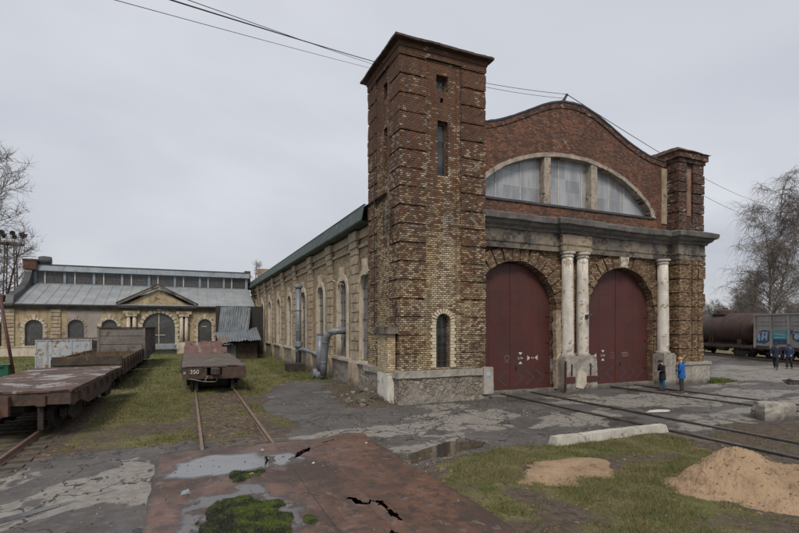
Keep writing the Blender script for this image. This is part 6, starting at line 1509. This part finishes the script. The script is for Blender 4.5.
rg = random.Random(41); b = MB()
for i in range(420):
    a = rg.uniform(0, 6.28); r = rg.random()**.6; u, v = rg.choice([(0,0,),(1.1,-.15),(-.6,-.3)]); u += r*1.6*math.cos(a); v += r*1.25*math.sin(a); c_, s__ = math.cos(R(-23.8)), math.sin(R(-23.8)); x, y = 9.35+c_*u-s__*v, 5.65+s__*u+c_*v
    hit, loc_, nn, ii = bpy.data.objects['sand_heap'].ray_cast((x-9.35, y-5.65, 3), (0, 0, -1))
    z = loc_.z if hit else float(gz(np.array([x]), np.array([y]))[0]); s = rg.choice([.004,.006,.008,.013])
    b.hexa([(x+p*s*rg.uniform(.6,1.4), y+q*s*rg.uniform(.6,1.4), z-.004+e*s*1.4) for e in (0,1) for p, q in ((-1,-1),(1,-1),(1,1),(-1,1))])
single('sand_clods', b, blademat('sand_clod', [c3(.26,.175,.11), c3(.17,.115,.075), c3(.32,.22,.14), c3(.12,.085,.06)]), 'clods and crumbs lying on and round the large sand heap', 'clods', kind='stuff', loc=(9.35,5.65,0))
# ------------------------------------------------------------------ people
def skin_mesh(name, verts, edges, rad, root=0, sub=2):
    me = bpy.data.meshes.new(name+'_tmp'); me.from_pydata([tuple(v) for v in verts], edges, []); me.update()
    o = bpy.data.objects.new(name+'_tmp', me); COL.objects.link(o)
    m = o.modifiers.new('skin', 'SKIN'); m.use_smooth_shade = True
    for i, s in enumerate(me.skin_vertices[0].data):
        r = rad[i]; s.radius = r if isinstance(r, tuple) else (r, r); s.use_root = (i == root)
    if sub: q = o.modifiers.new('sub', 'SUBSURF'); q.levels = sub; q.render_levels = sub
    dg = bpy.context.evaluated_depsgraph_get(); nm = bpy.data.meshes.new_from_object(o.evaluated_get(dg)); nm.name = name
    bpy.data.objects.remove(o); bpy.data.meshes.remove(me); return nm
def flatmat(name, c, rough=.85, c2=None): return worn(name, c, c2 or tuple(x*.7 for x in c), None, 8, 40, rough, .15, .004)
skinm = flatmat('skin_tone', c3(.45,.27,.20), .6)
def person(lab, loc, rz, H, pose, cols, hat='beanie'):
    t = thing('person', lab, 'person', loc, rz or .0001); ROOT[t.name] = None
    k = H/1.75; S = lambda p: (p[0]*k, p[1]*k, p[2]*k)
    bend = pose.get('bend', 0); hip = .93
    def up(x, y, z):   # lean upper body forward about the hips
        dz = z-hip; return (x, y+math.sin(bend)*dz, hip+math.cos(bend)*dz)
    def hd(x, y, z):
        nb = pose.get('nod', 0); q = up(0, 0, 1.49); dz, dy = z-1.49, y; return (q[0]+x, q[1]+math.sin(nb+bend)*dz+math.cos(nb)*dy, q[2]+math.cos(nb+bend)*dz-math.sin(nb)*dy)
    L, Rr = pose['legL'], pose['legR']     # (knee, ankle) in y,z ; feet x fixed
    V = [(0,0,.95), up(0,.0,1.12), up(0,.01,1.32), up(0,0,1.44), hd(0,.0,1.53), hd(0,.02,1.60), hd(0,.03,1.68), hd(0,.02,1.735)]
    E = [(0,1),(1,2),(2,3),(3,4),(4,5),(5,6),(6,7)]; Rd = [(.13,.10),(.12,.09),(.14,.10),(.10,.075),.05,(.072,.085),(.078,.095),(.05,.06)]
    V += [hd(0,.115,1.615)]; E += [(5,8)]; Rd += [.014]      # nose
    def add(v, e, r): V.append(v); E.append((e, len(V)-1)); Rd.append(r); return len(V)-1
    arms = {}
    for s, key in ((-1,'armL'),(1,'armR')):
        el, wr = pose[key]; a = add(up(s*.18,0,1.41), 3, .055); a2 = add(up(s*.215+s*el[0]*.5, el[1]*.5, (1.40+el[2])/2), a, .045); b = add(up(s*.215+s*el[0], el[1], el[2]), a2, .038); c = add(up(s*.215+s*wr[0], wr[1], wr[2]), b, .026)
        arms[s] = (V[a], V[b], V[c])
        d = (Vector(V[c])-Vector(V[b])).normalized(); side = Vector((1,0,0)); side = (side-d*side.dot(d)).normalized(); nrm = d.cross(side).normalized()*(1)
        P = Vector(V[c]); pm = add(tuple(P+d*.05), c, (.036,.018)) ; 
        for j, (o, ln) in enumerate(((-.028,.07),(-.010,.08),(.009,.075),(.026,.06))):
            r1 = add(tuple(P+d*.085+side*o), pm, .0095); r2 = add(tuple(P+d*(.085+ln*.5)+side*o*1.1+nrm*.008), r1, .0088); add(tuple(P+d*(.085+ln)+side*o*1.1+nrm*.026), r2, .008)
        th = add(tuple(P+d*.04+side*(-s)*.038), pm, .011); add(tuple(P+d*.085+side*(-s)*.055+nrm*.012), th, .009)
    for s, q in ((-1, L), (1, Rr)):
        (ky, kz), (ay, az) = q; a = add((s*.09, 0, .88), 0, .09); kn = add((s*.10, ky, kz), a, .06); cf = add((s*.10, (ky*.6+ay*.4)-.01, kz*.6+az*.4), kn, .055); an = add((s*.10, ay, az), cf, .038); hl = add((s*.10, ay+.02, az-.045), an, .036); add((s*.11, ay+.16, az-.055), hl, (.04,.026))
    me = skin_mesh('body', [S(v) for v in V], E, [tuple(x*k for x in r) if isinstance(r, tuple) else r*k for r in Rd]); me.materials.append(skinm)
    o = bpy.data.objects.new('body', me); COL.objects.link(o); o.parent = t
    def P_(nm, mb, m, **kw): return part(t, nm, mb, m, smooth=True, **kw)
    # eyes, mouth
    b = MB()
    for s in (-1, 1): c = hd(s*.033, .098, 1.645); b.lathe([(.001,-.01),(.01,-.006),(.01,.006),(.001,.01)], S(c), n=8)
    b.bar(S(hd(-.025,.108,1.565)), S(hd(.025,.108,1.565)), .007*k); P_('eyes_and_mouth', b, M['blackpaint'])
    # trousers
    V2, E2, R2 = [(0,0,.97),(0,0,.90)], [(0,1)], [(.15,.12),(.15,.125)]
    for s, q in ((-1, L), (1, Rr)):
        (ky, kz), (ay, az) = q; n = len(V2); V2 += [(s*.095,0,.82),(s*.10,ky*.55,(.82+kz)/2+.01),(s*.10,ky,kz),(s*.10,ky*.5+ay*.5-.01,kz*.5+az*.5),(s*.10,ay,az+.0)]; E2 += [(1,n),(n,n+1),(n+1,n+2),(n+2,n+3),(n+3,n+4)]; R2 += [.098,.092,.078,.07,.062]
    me = skin_mesh('trousers', [S(v) for v in V2], E2, [tuple(x*k for x in r) if isinstance(r, tuple) else r*k for r in R2]); me.materials.append(cols['legs']); o = bpy.data.objects.new('trousers', me); COL.objects.link(o); o.parent = t
    # coat
    hem = pose.get('hem', .82); b = MB(); n = 20; rows = []
    for z, rx, ry, yo in ((hem,.205,.165,0),(hem+.02,.21,.17,0),((hem+.98)/2,.205,.16,0),(1.0,.19,.145,0),(1.12,.185,.14,0),(1.25,.20,.145,0),(1.36,.215,.14,0),(1.42,.195,.12,-.005),(1.465,.12,.095,-.005),(1.50,.085,.08,0)):
        if z < hip: c = (0, math.sin(bend)*0, z); cz = lambda a: (rx*math.cos(a), ry*math.sin(a), z)
        rows.append([S((rx*math.cos(a)*(1+.025*math.sin(3*a+z*9)), ry*math.sin(a)+yo, z) if z <= hip else up(rx*math.cos(a)*(1+.025*math.sin(3*a+z*9)), ry*math.sin(a)+yo, z)) for a in [2*math.pi*i/n for i in range(n+1)]])
    b.grid(rows); b.add(rows[0][:-1], [tuple(range(n))])
    for s in (-1, 1):
        A, B, C = [Vector(q) for q in arms[s]]; C2 = B.lerp(C, .93); b.tube([S(q) for q in (A+Vector((-s*.05,0,-.01)), A+Vector((s*.01,0,-.01)), A.lerp(B,.5), B, B.lerp(C2,.5), C2)], [.075*k,.078*k,.068*k,.062*k,.056*k,.05*k], 12)
    if pose.get('hood'): b.tube([S(up(-.09,-.05,1.47)), S(up(-.05,-.10,1.50)), S(up(0,-.12,1.51)), S(up(.05,-.10,1.50)), S(up(.09,-.05,1.47))], [.045*k,.06*k,.065*k,.06*k,.045*k], 10)
    P_('coat', b, cols['coat'])
    # shoes
    for s, q in ((-1, L), (1, Rr)):
        ay, az = q[1]; b = MB(); rows = []
        for y, w, h in ((-.08,.025,.05),(-.07,.042,.08),(-.02,.045,.11),(.05,.046,.08),(.13,.05,.06),(.18,.045,.045),(.205,.02,.025)):
            rows.append([S((s*.105+w*math.cos(a), ay+y, az-.085+max(0, h*.5+h*.55*math.sin(a)))) for a in [2*math.pi*i/12 for i in range(13)]])
        b.grid(rows); P_('shoe', b, cols['shoe'])
    # hat or hair
    b = MB(); rows = []
    for i in range(9):
        ph = math.pi/2*i/8*1.15; rr = math.cos(ph*.87); zz = 1.655+.115*math.sin(ph*.87)
        rows.append([S(hd(.095*rr*math.cos(a), .01+.112*rr*math.sin(a), zz-(.07 if math.sin(a) < 0 and hat != 'beanie' and i == 0 else 0))) for a in [2*math.pi*j/16 for j in range(17)]])
    b.grid(rows)
    if hat == 'hood':
        b.tube([S(hd(0,-.05,1.50)), S(hd(0,-.055,1.58)), S(hd(0,-.045,1.68)), S(hd(0,.0,1.735))], [.075*k,.095*k,.10*k,.085*k], 14)
    P_('hat' if hat == 'beanie' else 'hair', b, cols['hat'])
    return t
stand = dict(legL=((.01,.50),(-.02,.085)), legR=((.03,.50),(.05,.085)))
person('person in long black coat and blue jeans with bowed head by the right pedestal', (20.15, 15.45, 0), R(75), 1.42,
       dict(stand, bend=.10, nod=.35, hem=.60, armL=((.03,.06,1.14),(-.06,.26,1.10)), armR=((.03,.05,1.14),(-.08,.25,1.12))),
       dict(coat=flatmat('black_coat', c3(.018,.018,.022)), legs=flatmat('blue_jeans', c3(.03,.10,.20)), shoe=flatmat('dark_shoes', c3(.03,.025,.025)), hat=flatmat('black_hair', c3(.015,.012,.012))), 'hair')
person('person in bright blue hooded jacket and mustard knitted hat seen from behind', (20.0, 14.4, 0), R(28), 1.60,
       dict(legL=((.02,.50),(.0,.085)), legR=((.01,.50),(-.03,.085)), bend=.03, nod=.12, hem=.72, hood=1, armL=((.04,.02,1.13),(-.02,.22,1.12)), armR=((.05,-.03,1.13),(.04,.03,.90))),
       dict(coat=flatmat('bright_blue_jacket', c3(.012,.10,.36)), legs=flatmat('dark_grey_trousers', c3(.035,.033,.035)), shoe=flatmat('brown_boots', c3(.09,.06,.045)), hat=flatmat('mustard_hat', c3(.55,.28,.05))))
person('person in dark navy jacket striding past the graffitied wagon, the left one of the pair', (36.7, 19.6, 0), R(112), 1.80,
       dict(legL=((.22,.54),(.38,.12)), legR=((-.08,.52),(-.42,.16)), bend=.08, nod=.2, hem=.80, hood=1, armL=((.04,-.08,1.15),(.0,.08,.96)), armR=((.04,.08,1.15),(.0,.24,1.02))),
       dict(coat=flatmat('navy_jacket', c3(.018,.026,.05)), legs=flatmat('black_trousers', c3(.015,.015,.018)), shoe=flatmat('black_shoes', c3(.02,.018,.018)), hat=flatmat('dark_hood', c3(.02,.022,.035))), 'hood')
person('person in a quilted dark blue jacket walking at the right edge beside the striding one', (37.9, 19.4, 0), R(100), 1.72,
       dict(legL=((.06,.51),(-.12,.12)), legR=((.12,.52),(.16,.09)), bend=.10, nod=.25, hem=.80, hood=1, armL=((.04,.02,1.14),(-.02,.16,1.02)), armR=((.04,-.02,1.14),(.0,.12,.98))),
       dict(coat=flatmat('dark_blue_jacket', c3(.025,.045,.10)), legs=flatmat('black_jeans', c3(.018,.018,.022)), shoe=flatmat('grey_shoes', c3(.05,.05,.05)), hat=flatmat('blue_hood', c3(.022,.03,.055))), 'hood')

# ------------------------------------------------------------------ camera, sky, light
cam = bpy.data.cameras.new('camera'); co = bpy.data.objects.new('camera', cam); COL.objects.link(co)
co.location = (0, 0, 3); co.rotation_euler = (R(90), 0, R(-23.8)); cam.sensor_width = 36; cam.lens = 36*480/799; cam.shift_y = (325.5-266.5)/799
cam.clip_start = .05; cam.clip_end = 6000; scene.camera = co
wd = bpy.data.worlds.new('World'); scene.world = wd; wd.use_nodes = True; nt = wd.node_tree; nt.nodes.clear()
out = nt.nodes.new('ShaderNodeOutputWorld'); bg = nt.nodes.new('ShaderNodeBackground'); nt.links.new(bg.outputs[0], out.inputs[0]); bg.inputs[1].default_value = .1
SUN_EL, SUN_AZ = 48, 205
sky = nt.nodes.new('ShaderNodeTexSky'); sky.sky_type = 'NISHITA'; sky.sun_disc = False; sky.sun_elevation = R(SUN_EL); sky.sun_rotation = R(SUN_AZ)
tc = nt.nodes.new('ShaderNodeTexCoord'); 
def node(ty, **k):
    n = nt.nodes.new(ty)
    for a, v in k.items(): setattr(n, a, v)
    return n
sep = node('ShaderNodeSeparateXYZ'); nt.links.new(tc.outputs['Generated'], sep.inputs[0])
mz = node('ShaderNodeMath', operation='MAXIMUM'); nt.links.new(sep.outputs[2], mz.inputs[0]); mz.inputs[1].default_value = 0
ad = node('ShaderNodeMath', operation='ADD'); nt.links.new(mz.outputs[0], ad.inputs[0]); ad.inputs[1].default_value = .18
dx = node('ShaderNodeMath', operation='DIVIDE'); nt.links.new(sep.outputs[0], dx.inputs[0]); nt.links.new(ad.outputs[0], dx.inputs[1])
dy = node('ShaderNodeMath', operation='DIVIDE'); nt.links.new(sep.outputs[1], dy.inputs[0]); nt.links.new(ad.outputs[0], dy.inputs[1])
cb3 = node('ShaderNodeCombineXYZ'); nt.links.new(dx.outputs[0], cb3.inputs[0]); nt.links.new(dy.outputs[0], cb3.inputs[1])
nz = node('ShaderNodeTexNoise'); nt.links.new(cb3.outputs[0], nz.inputs[0]); nz.inputs['Scale'].default_value = .55; nz.inputs['Detail'].default_value = 5; nz.inputs['Roughness'].default_value = .5; nz.inputs['Distortion'].default_value = .4
rp = node('ShaderNodeValToRGB'); nt.links.new(nz.outputs['Fac'], rp.inputs[0]); e = rp.color_ramp.elements
CB = 4.8
e[0].position = .34; e[0].color = (.80, .835, .93, 1); e[1].position = .66; e[1].color = (1.12, 1.145, 1.21, 1)
vs = node('ShaderNodeVectorMath', operation='SCALE'); nt.links.new(rp.outputs[0], vs.inputs[0]); vs.inputs['Scale'].default_value = CB
gr_ = node('ShaderNodeMapRange'); nt.links.new(sep.outputs[2], gr_.inputs[0]); gr_.inputs[1].default_value = 0; gr_.inputs[2].default_value = .35; gr_.inputs[3].default_value = .84; gr_.inputs[4].default_value = 1.0
vs2 = node('ShaderNodeVectorMath', operation='SCALE'); nt.links.new(vs.outputs[0], vs2.inputs[0]); nt.links.new(gr_.outputs[0], vs2.inputs['Scale'])
mx = node('ShaderNodeMix', data_type='RGBA'); mx.inputs[0].default_value = .94; nt.links.new(sky.outputs[0], mx.inputs[6]); nt.links.new(vs2.outputs[0], mx.inputs[7]); nt.links.new(mx.outputs[2], bg.inputs[0])
sl = bpy.data.lights.new('sun', 'SUN'); sl.energy = 1.5; sl.angle = R(16); sl.color = (1, .93, .81); so = bpy.data.objects.new('sun', sl); COL.objects.link(so)
so.rotation_euler = (R(90-SUN_EL), 0, R(180-SUN_AZ)); so.location = (0, 0, 30)
vs_ = scene.view_settings; vs_.view_transform = 'Standard'; vs_.look = 'None'; vs_.exposure = .5; vs_.gamma = 1; vs_.use_curve_mapping = False
scene.render.engine = 'CYCLES'; scene.cycles.max_bounces = 6; scene.cycles.diffuse_bounces = 3; scene.cycles.use_denoising = True
